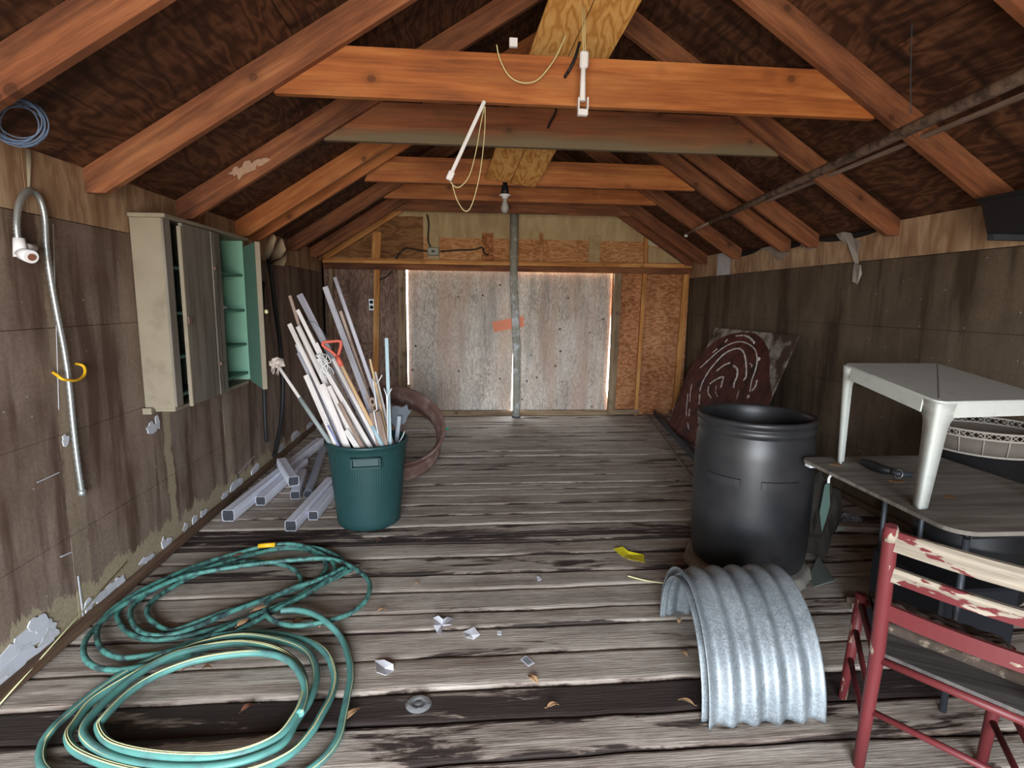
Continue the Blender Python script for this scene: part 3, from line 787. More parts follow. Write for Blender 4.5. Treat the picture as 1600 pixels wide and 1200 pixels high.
for dx in (-1.5, 1.5): m.tube([pyp(913 + dx, 84, y_), pyp(911.5 + dx, 10, y_ + .03)], .0022, 6)
m.done('cord', M_stripe, t)
cable('looped_string', [pyp(x, y, 2.93) for x, y in [(776, 70), (781, 92), (795, 118), (815, 129), (838, 126), (858, 105), (872, 82), (884, 55)]], .003, M_stripe, 'thin cream cord drooping in a loop across the front collar tie', 'string')
cable('power_cable', [pyp(906, 66, 2.96), pyp(898, 92, 2.955), pyp(888, 112, 2.965), pyp(882, 122, 3.0), pyp(872, 150, 3.4), pyp(868, 176, 3.7), pyp(857, 198, 3.84), pyp(855, 215, 4.1), pyp(853, 232, 4.5), pyp(855, 250, 4.9), pyp(842, 268, 5.17)], .008, M_dark, 'black cable threaded through the collar ties right of the plywood strips', 'cable')
# bracket on top of tie (white)
m = MB(); m.box(tuple(pyp(796, 72, 3.0)), tuple(pyp(808, 62, 3.02)), 0); m.own('bracket', M_whitepaint, 'small white bracket on top of the front collar tie', 'bracket')

# poles slung under the right slope
t = thing('wooden_pole', 'long peeling round pole slung under the right roof slope', 'pole', tuple(pxp(1072, 366, 2.5)))
a = pxp(1072, 366, 2.5); c = pxp(1600, 118, 2.0); e = c + (c - a) * 0.2
j = pxp(1110, 347, 2.46)
m = MB(); m.tube([a, j], .013, 10); m.done('thin_end', M_lath_c, t)
pm = plain('peeling_pole', srgb(112, 92, 78), 0.7, var=0.3, scale=20, c2=srgb(60, 48, 42), thr=(0.45, 0.6))
m = MB(); m.tube([j, a + (c - a) * 0.45, a + (c - a) * 0.62, c, e], [.02, .026, .027, .028, .029], 12); m.done('shaft', pm, t)
m = MB(); m.lathe([(0, .0), (.014, .0), (.02, -.015), (.014, -.03), (0, -.03)], a, 12); m.done('ferrule', M_whitepaint, t)
t2 = MB(); a2 = pxp(1180, 322, 2.62); c2 = pxp(1602, 148, 2.42); t2.beam(a2, c2 + (c2 - a2) * .15, .03, .02, (0, 0, 1), .003)
t2.own('wooden_lath', M_lath_c, 'thin brown lath lying just above the long pole', 'lath')
cable('hanging_wire', [pyp(1425, 30, 2.45), pyp(1424, 80, 2.45), pyp(1423, 110, 2.45), pyp(1423, 178, 2.45)], .0022, M_rail, 'thin wire holding up the long peeling pole', 'wire', 3, 6)

# blue wire coil at the upper left
cc = pyp(30, 190, 2.28)
t = thing('wire_coil', 'loose coil of thin blue grey wire hung under the left roof slope', 'wire coil', tuple(cc))
m = MB()
for k in range(11):
    rr = R.uniform(.075, .098); pts = []
    ox, oz, tl = R.uniform(-.012, .012), R.uniform(-.015, .01), R.uniform(-.25, .25)
    for i in range(28):
        q = 2 * PI * i / 28
        pts.append(cc + Vector((math.cos(q) * rr + ox, math.cos(q) * .02 * tl + k * .003 - .015, math.sin(q) * rr * .82 + oz)))
    m.tube(pts, .0022, 6, closed=True)
m.done('loops', plain('blue_wire', srgb(92, 112, 140), 0.5, var=0.2), t)
m = MB(); m.tube([cc + Vector((-.02, 0, .075)), cc + Vector((-.02, 0.02, .16))], .003, 6); m.done('nail', M_rail, t)

# dark tub high in the right corner
m0 = thing('storage_tub', 'black plastic tub wedged high under the right roof slope', 'tub', (2.93, 2.58, 1.93))
def tub(name, parent, c0, hx, hy, z0, z1, tap, mat, th=.01):
    m = MB(); K = 6
    def ring(sx, sy, z, rad=.05):
        pts = []
        for qx, qy, a0_ in ((1, 1, 0), (-1, 1, PI / 2), (-1, -1, PI), (1, -1, 1.5 * PI)):
            for i in range(K + 1):
                a = a0_ + PI / 2 * i / K
                pts.append(m.v((c0[0] + qx * (sx - rad) + math.cos(a) * rad, c0[1] + qy * (sy - rad) + math.sin(a) * rad, z)))
        return pts
    rs = [ring(hx * tap, hy * tap, z0), ring(hx, hy, z1 - .02), ring(hx + .015, hy + .015, z1 - .02), ring(hx + .015, hy + .015, z1), ring(hx - .01, hy - .01, z1), ring(hx * tap - .01, hy * tap - .01, z0 + .012)]
    for A, B in zip(rs, rs[1:]):
        for k in range(len(A)): m.face([A[k], A[(k + 1) % len(A)], B[(k + 1) % len(B)], B[k]])
    m.face(rs[0][::-1]); m.face(rs[-1])
    return m.done(name, mat, parent)
tub('tub', m0, (2.93, 2.58), .135, .33, 1.93, 2.13, .86, M_dark)
for yb in (2.36, 2.78):
    m = MB(); m.box((2.80, yb, 1.90), (3.095, yb + .04, 1.93), 0); m.done('bracket', M_rail, m0)

# ------------------------------------------------------------------ left wall: cabinet
t = thing('wall_cabinet', 'old pale wooden wall cabinet with mint green inside hung on the left wall', 'cabinet', (XL, 4.0, 0.915))
CY0, CY1, CZ0, CZ1, CXF = 3.28, 4.44, 0.93, 1.985, -1.635
m = MB(); m.box((XL + .002, CY0, CZ0 - .01), (CXF, CY0 + .02, CZ1 - .005), 2, .002); m.done('side_panel', M_cab, t)
m = MB(); m.box((XL + .002, CY1 - .02, CZ0), (CXF, CY1, CZ1 - .01), 2, .002); m.done('side_panel', M_mint, t)
m = MB(); m.box((XL + .002, CY0 - .015, CZ1 - .005), (CXF + .03, CY1 + .02, CZ1 + .018), 1, .003); m.done('top_board', M_cab, t)
m = MB(); m.box((XL + .002, CY0 + .02, CZ0 - .03), (CXF - .01, CY1 - .02, CZ0 - .008), 1, .003); m.done('bottom_board', M_cab, t)
m = MB(); m.box((XL + .002, CY0 + .02, CZ0 - .005), (XL + .008, CY1 - .02, CZ1 - .01), 1); m.done('back_panel', M_cab_door, t)
for z in (1.72, 1.46, 1.205, 0.985):
    m = MB(); m.box((XL + .01, CY0 + .022, z - .009), (CXF - .008, CY1 - .022, z + .009), 1, .002); m.done('shelf', M_mint_d, t)
m = MB(); m.box((CXF - .001, CY0 + .0, CZ0), (CXF + .012, CY0 + .075, CZ1 - .006), 2, .002); m.done('face_frame', M_cab_door, t)
m = MB(); m.box((CXF + .014, CY0 + .135, CZ0 - .02), (CXF + .036, CY0 + .155, CZ1 - .03), 2, .002); m.done('loose_strip', M_cab, t)
dr = MB(); dr.box((CXF + .012, CY0 + .158, CZ0 - .015), (CXF + .034, CY0 + .66, CZ1 - .01), 2, .003); d_ = dr.done('door', M_cab_door, t)
m = MB(); m.box((CXF + .034, CY0 + .52, CZ0 - .01), (CXF + .04, CY0 + .57, CZ1 - .015), 2); m.done('batten', M_cab_door, d_)
for z in (1.74, 1.12):
    m = MB(); m.lathe([(0, 0), (.016, .0), (.016, .004), (.006, .008), (0, .012)], M=Matrix.Translation((CXF + .04, CY0 + .545, z)) @ Matrix.Rotation(PI / 2, 4, 'Y'), seg=14); m.done('knob', M_rust, d_)
m = MB(); m.box((CXF + .034, CY0 + .15, 1.40), (CXF + .042, CY0 + .185, 1.44)); m.done('latch', M_rust, d_)
# far door, swung ajar
hx, hy = CXF + .01, CY1 - .01
fx = pyp(408, 500, 4.02).x; fy = 4.02
dirv = Vector((fx - hx, fy - hy, 0)); dn = dirv.normalized(); sd = Vector((-dn.y, dn.x, 0))
m = MB()
for_z0 = pyp(412, 608, fy).z; for_z1 = pyp(405, 378, fy).z
m.obox(Vector((hx, hy, (for_z0 + for_z1) / 2)) + dirv / 2, Vector((0, 0, (for_z1 - for_z0) / 2)), dirv / 2, sd * .011, .002)
d_ = m.done('door', M_mint_d, t)
m = MB(); e_ = Vector((fx, fy, 0)) + dn * .006
m.obox(e_ + Vector((0, 0, (for_z0 + for_z1) / 2)), Vector((0, 0, (for_z1 - for_z0) / 2)), dn * .005, sd * .016, .001); m.done('edge_strip', M_cab, d_)
m = MB(); m.lathe([(0, 0), (.014, 0), (.016, .012), (.008, .02), (0, .022)], M=Matrix.Translation((fx + .02, fy + .03, 1.46)) @ Matrix.Rotation(PI / 2, 4, 'Y'), seg=14); m.done('knob', M_stripe, d_)
m = MB(); m.box((XL + .002, 3.25, .895), (XL + .05, 3.28, .93)); m.done('mounting_cleat', M_cab, t)
def crumple(name, c, rx, ry, rz, mat, label, cat, amp=.35, sub=3, group=None, own=True, parent=None, flat=None):
    m = MB(); s = R.uniform(0, 99)
    bmesh.ops.create_icosphere(m.bm, subdivisions=sub, radius=1.0)
    for v in m.bm.verts:
        q = 1 + amp * (noise.noise(v.co * 1.6 + Vector((s, 0, 0))) * 1.6 + 0.5 * noise.noise(v.co * 4.5 + Vector((0, s, 0))))
        p = Vector((v.co.x * rx * q, v.co.y * ry * q, v.co.z * rz * q)) + Vector(c)
        if flat is not None: p.z = max(p.z, flat)
        v.co = p; v[m.gc] = p
    if own: return m.own(name, mat, label, cat, group)
    return m.done(name, mat, parent)
crumple('crumpled_paper', (-1.72, 4.03, 1.80), .03, .09, .085, plain('brown_bag_paper', srgb(130, 104, 80), .9, var=.2), 'crumpled brown paper on the top cabinet shelf', 'paper', flat=1.731)
crumple('paint_lump', (-1.70, 4.15, 1.480), .03, .05, .02, M_paper, 'small white lump on the second cabinet shelf', 'scrap', flat=1.471)
# fan of brown building paper curling off the wall under the eave
m = MB()
for fi, pl in enumerate(([(416, 412), (412, 398), (418, 378), (428, 366), (432, 372), (426, 392)], [(416, 412), (428, 392), (437, 372), (442, 374), (447, 390), (440, 402)], [(416, 412), (436, 404), (449, 396), (447, 408), (444, 416), (430, 414)])):
    A_ = [m.v((pxp(x, y, XL + .004) if i == 0 else pyp(x, y, 5.12 + .03 * fi + .05 * math.sin(i * 1.3)))) for i, (x, y) in enumerate(pl)]
    c_ = sum((v.co for v in A_), Vector()) / len(A_) + Vector((.02, -.05, 0)); cv = m.v(c_)
    for i in range(len(A_)): m.face([cv, A_[i], A_[(i + 1) % len(A_)]], True)
pb = m.own('torn_building_paper', plain('kraft_paper', srgb(168, 146, 118), .9, var=.2), 'fan of torn tan building paper curling off the left wall past the cabinet', 'paper')
sm_ = pb.modifiers.new('thick', 'SOLIDIFY'); sm_.thickness = .003

# flexible steel hose with white valve, yellow hook, dark hoses
P = [pxp(x, y, XL + .025) for x, y in [(29, 380), (26, 350), (30, 318), (40, 301), (50, 298), (62, 310), (70, 340), (73, 390), (80, 440), (90, 495), (100, 545), (108, 600), (114, 660), (121, 720), (128, 768)]]
t = thing('shower_hose', 'flexible silver metal hose with a white valve hooked on the left wall', 'hose', tuple(P[-1]))
pts = spline(P, 12); m = MB(); m.tube(pts, [.0118 + (.0012 if i % 2 else -.001) for i in range(len(pts))], 10); m.done('hose', M_steelhose, t)
m = MB(); m.lathe([(0, .0), (.016, .0), (.017, -.02), (.012, -.03), (0, -.03)], pts[-1] + Vector((0, 0, .01)), 14); m.done('end_nut', M_steelhose, t)
vc = pxp(31, 384, XL + .03)
m = MB(); m.tube([vc + Vector((0, 0, .03)), vc + Vector((0, .0, -.045))], [.02, .026], 16)
m.tube([vc + Vector((0, 0, -.03)), vc + Vector((.06, -.03, -.045))], [.024, .026], 16)
m.tube([vc + Vector((0, .0, -.0)), vc + Vector((0.005, .075, .0))], .014, 12)
vv = m.done('valve', M_whitepaint, t)
m = MB(); m.tube([vc + Vector((.061, -.0305, -.046)), vc + Vector((.064, -.032, -.047))], .014, 14); m.done('valve_opening', M_leaf_b, vv)
m = MB(); m.tube([pxp(45, 235, XL + .01), pxp(45, 300, XL + .012)], [.012, .004], 6); m.own('drip_streak', M_cab, 'pale drip streak above the looped silver hose', 'drip')
P = [pxp(x, y, XL + xo) for x, y, xo in [(83, 582, .006), (89, 586, .03), (97, 592, .05), (108, 594, .055), (120, 594, .055), (130, 588, .05), (133, 579, .045), (129, 571, .03), (117, 568, .008)]]
m = MB(); m.tube(spline(P, 6), .0065, 10); m.own('wall_hook', M_yellow, 'bright yellow curved hook on the left wall crossing the silver hose', 'hook')
P1 = [pxp(x, y, XL + .05) for x, y in [(418, 400), (424, 430), (430, 480), (438, 540), (442, 600), (440, 650), (432, 700), (428, 712)]]
P2 = [pxp(x, y, XL + .04) for x, y in [(411, 440), (411, 500), (412, 560), (413, 620), (415, 670), (417, 690)]]
m = MB(); m.tube(spline(P1, 6), .021, 10); m.own('black_hose', M_dark, 'thick black hose hanging down the left wall behind the cabinet', 'hose')
m = MB(); m.tube(spline(P2, 6), .017, 10); m.own('black_hose', M_dark, 'thinner black hose hanging left of the thick one by the cabinet', 'hose')
a = pxp(198, 878, XL + .005); c = pxp(0, 1100, XL + .045); m = MB(); m.tube([a, a + (c - a) * 1.15], .003, 6); m.own('straw', M_stripe, 'long pale yellow straw leaning on the foot of the left wall', 'straw')

# ------------------------------------------------------------------ green bin with sticks
BC = Vector((-0.66, 3.84, 0)); BR0, BR1, BH = .212, .270, .60
t = thing('trash_bin', 'dark green plastic bin full of sticks standing beside the downspouts', 'bin', tuple(BC))
rb = lambda a, z: (.0011 * (1 if int(a / (2 * PI) * 288 + .01) % 3 else -1)) if z < .53 else 0
prof = [(0, 0), (BR0 - .012, 0), (BR0, .012)] + [(BR0 + (BR1 - BR0) * z / BH, z) for z in (.05, .15, .3, .45, .52)] + [(BR1 - .005, .535), (BR1, .55), (BR1 + .004, .575), (BR1 + .014, .58), (BR1 + .016, .596), (BR1 + .008, .602), (BR1 - .006, .598), (BR1 - .01, .57), (BR0 - .006, .02), (0, .018)]
m = MB(); m.lathe(prof, BC, 288, wob=rb); m.done('bin_body', M_binplastic, t)
def bin_handle(ang):
    m = MB(); ca, sa = math.cos(ang), math.sin(ang)
    c_ = BC + Vector((ca, sa, 0)) * (BR1 + .004); tn = Vector((-sa, ca, 0)); rn = Vector((ca, sa, 0))
    z_ = .50
    m.obox(c_ + Vector((0, 0, z_ - .028)) + rn * .008, tn * .095, rn * .022, Vector((0, 0, .007)), .004)
    m.obox(c_ + Vector((0, 0, z_ + .03)) + rn * .006, tn * .095, rn * .014, Vector((0, 0, .005)), .003)
    for q in (-1, 1): m.obox(c_ + tn * q * .09 + Vector((0, 0, z_)) + rn * .006, tn * .006, rn * .018, Vector((0, 0, .034)), .003)
    h = m.done('handle', M_binplastic, t)
    m = MB(); m.obox(c_ + Vector((0, 0, z_)) + rn * .0, tn * .08, rn * .003, Vector((0, 0, .022)), 0); m.done('grip_recess', M_binplastic, h)
bin_handle(math.radians(-83)); bin_handle(math.radians(97))

def into_bin(tp, rp, yt, yr, zmin=.03, marg=.03):
    a = pyp(tp[0], tp[1], yt); b_ = pyp(rp[0], rp[1], yr)
    d = (b_ - a).normalized(); p = b_.copy(); 
    for _ in range(120):
        q_ = p + d * .01
        rr = math.hypot(q_.x - BC.x, q_.y - BC.y)
        lim = BR0 + (BR1 - BR0) * max(0, q_.z) / BH - marg
        if q_.z < zmin or (q_.z < .58 and rr > lim): break
        p = q_
    return a, p
STK = [  # top pixel, pixel near the rim, y top, y rim, width, thickness, material, label
 ((452, 506), (541, 694), 3.95, 3.70, .030, .010, M_lath, 'pale lath with square top, leftmost tall stick in the green bin'),
 ((466, 510), (556, 696), 4.02, 3.75, .036, .020, M_lath, 'thick pale stake with rounded top beside the leftmost tall lath'),
 ((468, 460), (586, 690), 4.15, 3.84, .046, .012, M_lath_b, 'wide blue grey board standing tallest in the left half of the bin'),
 ((453, 462), (520, 680), 4.12, 3.90, .022, .012, M_lath_c, 'thin dark stick peeking out behind the left stakes'),
 ((465, 484), (566, 690), 4.00, 3.80, .026, .012, M_lath, 'pinkish pale lath starting above the left stakes'),
 ((484, 520), (575, 692), 4.00, 3.78, .030, .014, M_lath_c, 'brown stained board behind the orange grip, left of it'),
 ((463, 538), (528, 690), 3.98, 3.80, .020, .010, M_lath_b, 'short purple grey lath at the left edge of the bundle'),
 ((466, 551), (534, 692), 3.96, 3.76, .022, .010, M_lath_b, 'short grey lath just right of the purple grey one'),
 ((508, 448), (596, 688), 4.10, 3.90, .040, .012, M_lath_b, 'long grey board with reddish top in the middle of the bin'),
 ((523, 433), (612, 690), 4.08, 3.92, .026, .012, M_lath_b, 'tallest slim grey lath reaching highest above the bin'),
 ((532, 486), (600, 688), 4.12, 3.98, .022, .014, M_lath_c, 'weathered brown stick between the two tallest grey boards'),
 ((542, 536), (602, 690), 4.05, 3.88, .024, .016, M_lath_c, 'brown stick with a torn top right of the orange grip'),
 ((578, 561), (607, 690), 3.92, 3.74, .014, .010, M_lath_d, 'thin yellow wooden stick at the right of the bundle'),
 ((586, 581), (613, 692), 3.92, 3.80, .018, .012, M_lath, 'short cream stick just right of the thin yellow one'),
 ((503, 600), (543, 700), 3.74, 3.68, .044, .012, M_lath, 'short wide white board at the front left of the bundle'),
 ((514, 603), (560, 702), 3.72, 3.66, .030, .012, M_lath, 'short pale board leaning over the front middle of the bin'),
 ((478, 586), (524, 692), 3.80, 3.70, .036, .010, M_lath, 'curved pale board with a flat top at the left of the bundle'),
 ((497, 560), (580, 700), 3.78, 3.68, .030, .012, M_lath, 'long pale stake running across the front of the bundle'),
 ((530, 630), (568, 702), 3.68, 3.62, .026, .012, M_lath_c, 'short greyish stick low at the front of the bundle'),
 ((541, 672), (560, 702), 3.66, 3.61, .034, .022, M_lath, 'stubby pale roll lying low at the bin front edge'),
 ((520, 560), (592, 698), 3.86, 3.72, .024, .012, M_lath, 'pale stake in front of the wide blue grey board'),
 ((494, 536), (568, 694), 3.90, 3.74, .026, .012, M_lath, 'pale painted stake directly under the tangle of string'),
]
t_sticks = 'sticks standing in the green bin'
for tp, rp, yt, yr, w, th, mt, lb in STK:
    a, c = into_bin(tp, rp, yt, yr)
    m = MB(); m.beam(a, c, th, w, (1, 0, .2), .002)
    m.own('wooden_stick', mt, lb, 'stick', t_sticks)
# mop handle with rag head
a, c = into_bin((432, 568), (517, 694), 3.85, 3.72)
t = thing('mop', 'grey handled mop with ragged beige head leaning out of the bin to the left', 'mop', tuple(c))
k_ = a + (c - a) * .42
m = MB(); m.tube([a, k_], .011, 12); m.done('handle', M_lath, t)
m = MB(); m.tube([k_, c], .015, 12); m.done('sleeve', plain('pale_green_sleeve', srgb(136, 144, 142), .5), t)
mh = crumple('mop_head', tuple(a), .045, .045, .036, M_rag, '', '', amp=.5, own=False, parent=t)
m = MB()
for k in range(7):
    q_ = a + Vector((R.uniform(-.04, .03), R.uniform(-.03, .03), R.uniform(-.03, .0)))
    m.tube(spline([q_, q_ + Vector((R.uniform(-.01, .01), 0, -.02)), q_ + Vector((R.uniform(-.02, .01), 0, -.05))], 4), .002, 5)
m.done('strands', M_rag, mh)
# shovel
a, c = into_bin((532, 568), (592, 686), 3.72, 3.66)
t = thing('garden_shovel', 'shovel with an orange D grip and wooden shaft standing in the bin', 'shovel', tuple(c))
d = (a - c).normalized(); sd = d.cross(Vector((0, 1, 0))).normalized() * -1
m = MB(); m.tube([a, c], .0125, 12); m.done('shaft', M_lath_d, t)
m = MB(); g0 = pyp(526, 553, 3.74)
m.tube([a - d * .02, a + d * .02, g0 + (a - g0) * .2], [.017, .018, .014], 12)
m.tube(spline([pyp(x, y, 3.74) for x, y in [(527, 558), (516, 548), (505, 540), (506, 535), (514, 534), (530, 533), (533, 538), (530, 550), (528, 557)]], 5), .010, 10)
m.done('grip', M_orangepl, t)
m = MB(); m.tube([c + d * .18, c + d * .02], [.0135, .015], 12); m.done('painted_socket', M_paleblue, t)
# others in the bin
a, c = into_bin((604, 528), (609.5, 694), 3.80, 3.72); m = MB(); m.beam(a, c, .014, .024, (1, 0, 0), .002)
m.own('square_tube', M_paleblue, 'upright pale blue square tube at the right of the bin', 'tube')
a, c = into_bin((512, 664), (529, 696), 3.66, 3.64); 
t = thing('tent_peg', 'thin blue and white rod with a ring top at the bin left front', 'rod', tuple(c))
m = MB(); m.tube([a, c], .006, 8); m.done('rod', plain('blue_grey', srgb(120, 134, 176), .5), t)
m = MB(); d = (a - c).normalized(); m.tube([a + d * .0 + Vector((math.cos(q_) * .013 - .004, 0, math.sin(q_) * .013 + .012)) for q_ in [2 * PI * k / 14 for k in range(14)]], .003, 6, closed=True); m.done('ring', M_whitepaint, t)
# saw handle like board with a hole
a, c = into_bin((582, 628), (598, 698), 3.70, 3.66)
m = MB(); m.beam(a + (c - a) * .2, c, .008, .075, (1, 0, .2), .002); m.tube([a + (a - c).normalized() * 0 + Vector((math.cos(q_) * .017, 0, math.sin(q_) * .024)) for q_ in [2 * PI * k / 16 for k in range(16)]], .009, 8, closed=True)
m.own('hand_saw', M_lath_c, 'grey brown saw handle with a finger hole standing among the sticks', 'saw')
# bent white bracket wires
P = [pyp(x, y, 3.66) for x, y in [(597, 586), (589, 600), (583, 592), (589, 640), (584, 643), (592, 684), (590, 690)]]
m = MB(); m.tube(P, .0042, 8); m.own('bent_wire', M_whitepaint, 'bent white wire bracket in front of the thin yellow stick', 'wire')
P = [pyp(x, y, 3.69) for x, y in [(612, 607), (606, 618), (605, 640), (606, 690)]]
m = MB(); m.tube(P, .0035, 8); m.tube([pyp(600, 607, 3.69), pyp(604, 618, 3.69), pyp(605, 640, 3.69)], .0035, 8); m.own('bent_wire', M_whitepaint, 'forked white wire beside the pale blue square tube', 'wire')
# string tangle
m = MB()
for k in range(6):
    x0_ = R.uniform(496, 512); P = [pyp(x0_, 552, 3.78)]
    for i in range(5): P.append(pyp(x0_ + R.uniform(-6, 9) + i * 1.0, 556 + i * R.uniform(6, 11), 3.74 + R.uniform(-.01, .01)))
    m.tube(spline(P, 4), .0024, 6)
m.own('string_tangle', M_whitepaint, 'tangle of thin white string draped over the pale stakes', 'string')
P = [pyp(x, y, 4.0) for x, y in [(466, 482), (472, 500), (492, 504), (507, 522), (520, 545)]]
m = MB(); m.tube(spline(P, 5), .002, 6); m.own('thin_wire', M_rail, 'thin grey wire looping from the left stakes to the orange grip', 'wire')
# perforated scrap of sheet metal behind the sticks
m = MB(); Y_ = 3.93
pts = [(612, 636), (619, 634), (628, 637), (636, 632), (638, 640), (643, 642), (637, 650), (634, 660), (626, 664), (622, 672), (616, 666), (612, 660)]
m.slab([pyp(x, y, Y_ + (x - 612) * .003) for x, y in pts], (0, 1, 0), .003)
sc = m.own('metal_scrap', plain('zinc_scrap', srgb(120, 126, 134), .5, .4), 'ragged grey metal plate with holes sticking out of the bin', 'metal plate')
m = MB(); a = pyp(624, 650, Y_); c = Vector((-.50, 3.92, .30)); m.beam(a, c, .03, .004, (0, 1, 0)); m.own('metal_strap', plain('zinc_strap', srgb(120, 126, 134), .5, .4), 'grey metal strap under the ragged plate inside the bin', 'strap')
P = [pyp(x, y, 3.80) for x, y in [(632, 674), (629, 682), (624, 690), (616, 700)]]
m = MB(); m.tube(spline(P, 5), .003, 6); m.own('bent_wire', M_whitepaint, 'short white wire curling at the inner right wall of the bin', 'wire')

# ------------------------------------------------------------------ rusty wheel rim
ph = math.radians(53); ps = math.radians(18); RCn = Vector((-.61, 4.86, .482)); rr_ = .462
nn = Vector((math.cos(ph) * math.sin(ps), -math.cos(ph) * math.cos(ps), math.sin(ph))); xx = Vector((math.cos(ps), math.sin(ps), 0)); uu = nn.cross(xx)
MM = Matrix(((xx.x, uu.x, nn.x, RCn.x), (xx.y, uu.y, nn.y, RCn.y), (xx.z, uu.z, nn.z, RCn.z), (0, 0, 0, 1)))
m = MB()
P_ = [(.006, .0), (.008, -.01), (-.012, -.02), (-.022, -.05), (-.022, -.085), (-.042, -.10), (-.042, -.145), (-.022, -.16), (-.022, -.195), (-.006, -.22), (.004, -.245),
      (-.006, -.248), (-.018, -.222), (-.034, -.197), (-.034, -.165), (-.054, -.15), (-.054, -.095), (-.034, -.08), (-.034, -.048), (-.024, -.014), (-.008, .004), (.006, 0)]
m.lathe([(rr_ + a_, b_) for a_, b_ in P_], M=MM, seg=72)
m.own('wheel_rim', M_rust, 'large rusty steel wheel rim tilted on the floor behind the green bin', 'wheel rim')
m = MB(); m.tube([pz(632, 673, .012), pz(668, 672, .012)], .006, 8); m.own('thin_rod', M_whitepaint, 'thin white rod on the floor inside the rusty rim', 'rod')
m = MB(); m.lathe([(0, 0), (.022, 0), (.018, .018), (0, .022)], pz(699, 671, 0), 14); m.own('bottle_cap', plain('green_cap', srgb(60, 190, 150), .5), 'tiny bright green cap on the floor right of the rusty rim', 'cap')

# ------------------------------------------------------------------ downspout pieces
def spout(a, c, w, h, lb, mat=M_alu, z=None, name='downspout', rnd=False, hollow=.05, turn=0.0):
    a = Vector(a); c = Vector(c); d = (c - a).normalized()
    up = Vector((0, 0, 1)); sd = d.cross(up).normalized(); up = sd.cross(d)
    t = thing(name, lb, 'downspout', tuple(a), 'metal downspout pieces by the left wall')
    m = MB()
    def ring(p, k, q0=1.0):
        pts = []
        N = 20
        for i in range(N):
            an = 2 * PI * i / N + turn
            cx_, sy_ = math.cos(an), math.sin(an)
            pw = 1.0 if rnd else 0.28
            px_ = math.copysign(abs(cx_) ** pw, cx_); py_ = math.copysign(abs(sy_) ** pw, sy_)
            rip = 1.0 if rnd else 1 - .05 * (i % 2)
            pts.append(m.v(p + (sd * px_ * w / 2 + up * py_ * h / 2) * q0 * rip, ((p - a).length, px_ * w, py_ * h)))
        return pts
    L = (c - a).length
    rs = [ring(a + d * (L * f), 0) for f in (0, .5, 1)]
    ins = ring(a, 0, .965); deep = ring(a + d * hollow, 0, .90)
    ins2 = ring(c, 0, .965); deep2 = ring(c - d * hollow, 0, .90)
    seq = [deep, ins] + rs + [ins2, deep2]
    for A, B in zip(seq, seq[1:]):
        for k in range(len(A)): m.face([A[k], A[(k + 1) % len(A)], B[(k + 1) % len(B)], B[k]])
    m.done('tube', mat, t)
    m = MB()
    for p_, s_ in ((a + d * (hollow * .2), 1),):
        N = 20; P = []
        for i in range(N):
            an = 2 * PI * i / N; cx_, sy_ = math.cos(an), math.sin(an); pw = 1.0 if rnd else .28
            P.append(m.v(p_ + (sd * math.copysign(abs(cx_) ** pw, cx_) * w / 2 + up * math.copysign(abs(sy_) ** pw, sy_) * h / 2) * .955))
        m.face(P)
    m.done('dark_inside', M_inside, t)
    return t
spout(pz(356, 806, .045), pz(500, 690, .045), .085, .085, 'longest pale metal downspout lying along the left wall')
spout(pz(407, 783, .04), pz(475, 722, .04), .075, .07, 'medium pale downspout lying right of the longest one')
spout(pz(459, 752, .15), pz(440, 722, .145), .08, .075, 'short pale downspout piece lying on top of the others')
spout(pz(461, 774, .035), pz(473, 738, .035), .07, .065, 'short grey stub of downspout lying between the dull pipe and the piece on top', M_alu)
spout(pz(481, 772, .036), pz(505, 702, .036), .066, .066, 'round dull grey pipe lying among the square downspouts', M_alu_d, rnd=True, name='metal_pipe')
spout(pz(454, 822, .04), pz(517, 752, .04), .078, .075, 'pale downspout whose open end lies nearest the viewer')
spout(pz(489, 806, .035), pz(522, 765, .035), .068, .065, 'pale downspout half hidden against the green bin')

# ------------------------------------------------------------------ garden hoses
def hose_pts(L, z0, zj=0.006, s=.3125, ox=100, oy=840):
    out = []
    for i, (x, y) in enumerate(L):
        out.append(pz(ox + x * s, oy + y * s, z0 + zj * (1 + math.sin(i * 1.3 + z0 * 90))))
    return out
U = [(1440,160),(1380,190),(1300,230),(1180,290),(1050,350),(900,410),(740,460),(570,500),(430,510),(330,480),(275,420),(270,370),(330,310),(450,250),(600,180),(800,120),(1000,68),(1170,55),(1280,90),(1310,150),(1250,220),(1120,270),(960,320),(800,375),(650,430),(540,465),(470,440),(420,390),(430,330),(520,262),(650,190),(800,145),(920,120),(1070,130),(1150,160),(1185,210),(1160,245),(1050,290),(850,365),(650,450),(520,488),(400,480),(340,420),(340,350),(420,280),(560,208),(760,138),(930,90),(1100,45),(1250,50),(1340,80),(1410,130),(1390,175),(1250,250),(1100,330),(900,410),(700,505),(550,565),(400,592),(280,600),(190,560),(165,480),(200,400),(300,315),(450,232),(650,145),(850,82),(1050,35),(1200,42),(1330,110),(1350,170),(1250,260),(1080,350),(900,450),(700,560),(500,620),(300,660),(170,650),(105,600),(105,520),(160,450),(260,360),(400,280),(600,195),(820,152),(980,130),(1150,112),(1320,105),(1430,140),(1520,210),(1520,290),(1460,360),(1330,415),(1150,440),(1040,410),(1005,360),(1040,300),(1150,250),(1300,200),(1400,150)]
t = thing('garden_hose', 'older dull green garden hose in a wide tangled coil by the left wall', 'hose', (-.8, 2.7, 0))
hp = []
for i, (x, y) in enumerate(U):
    lv = i / len(U)
    hp.append(pz(100 + x * .3125, 840 + y * .3125, .012 + .034 * lv + .006 * math.sin(i * 1.7)))
m = MB(); m.tube(spline(hp, 6), .0122, 10); m.done('hose', M_hose_a, t)
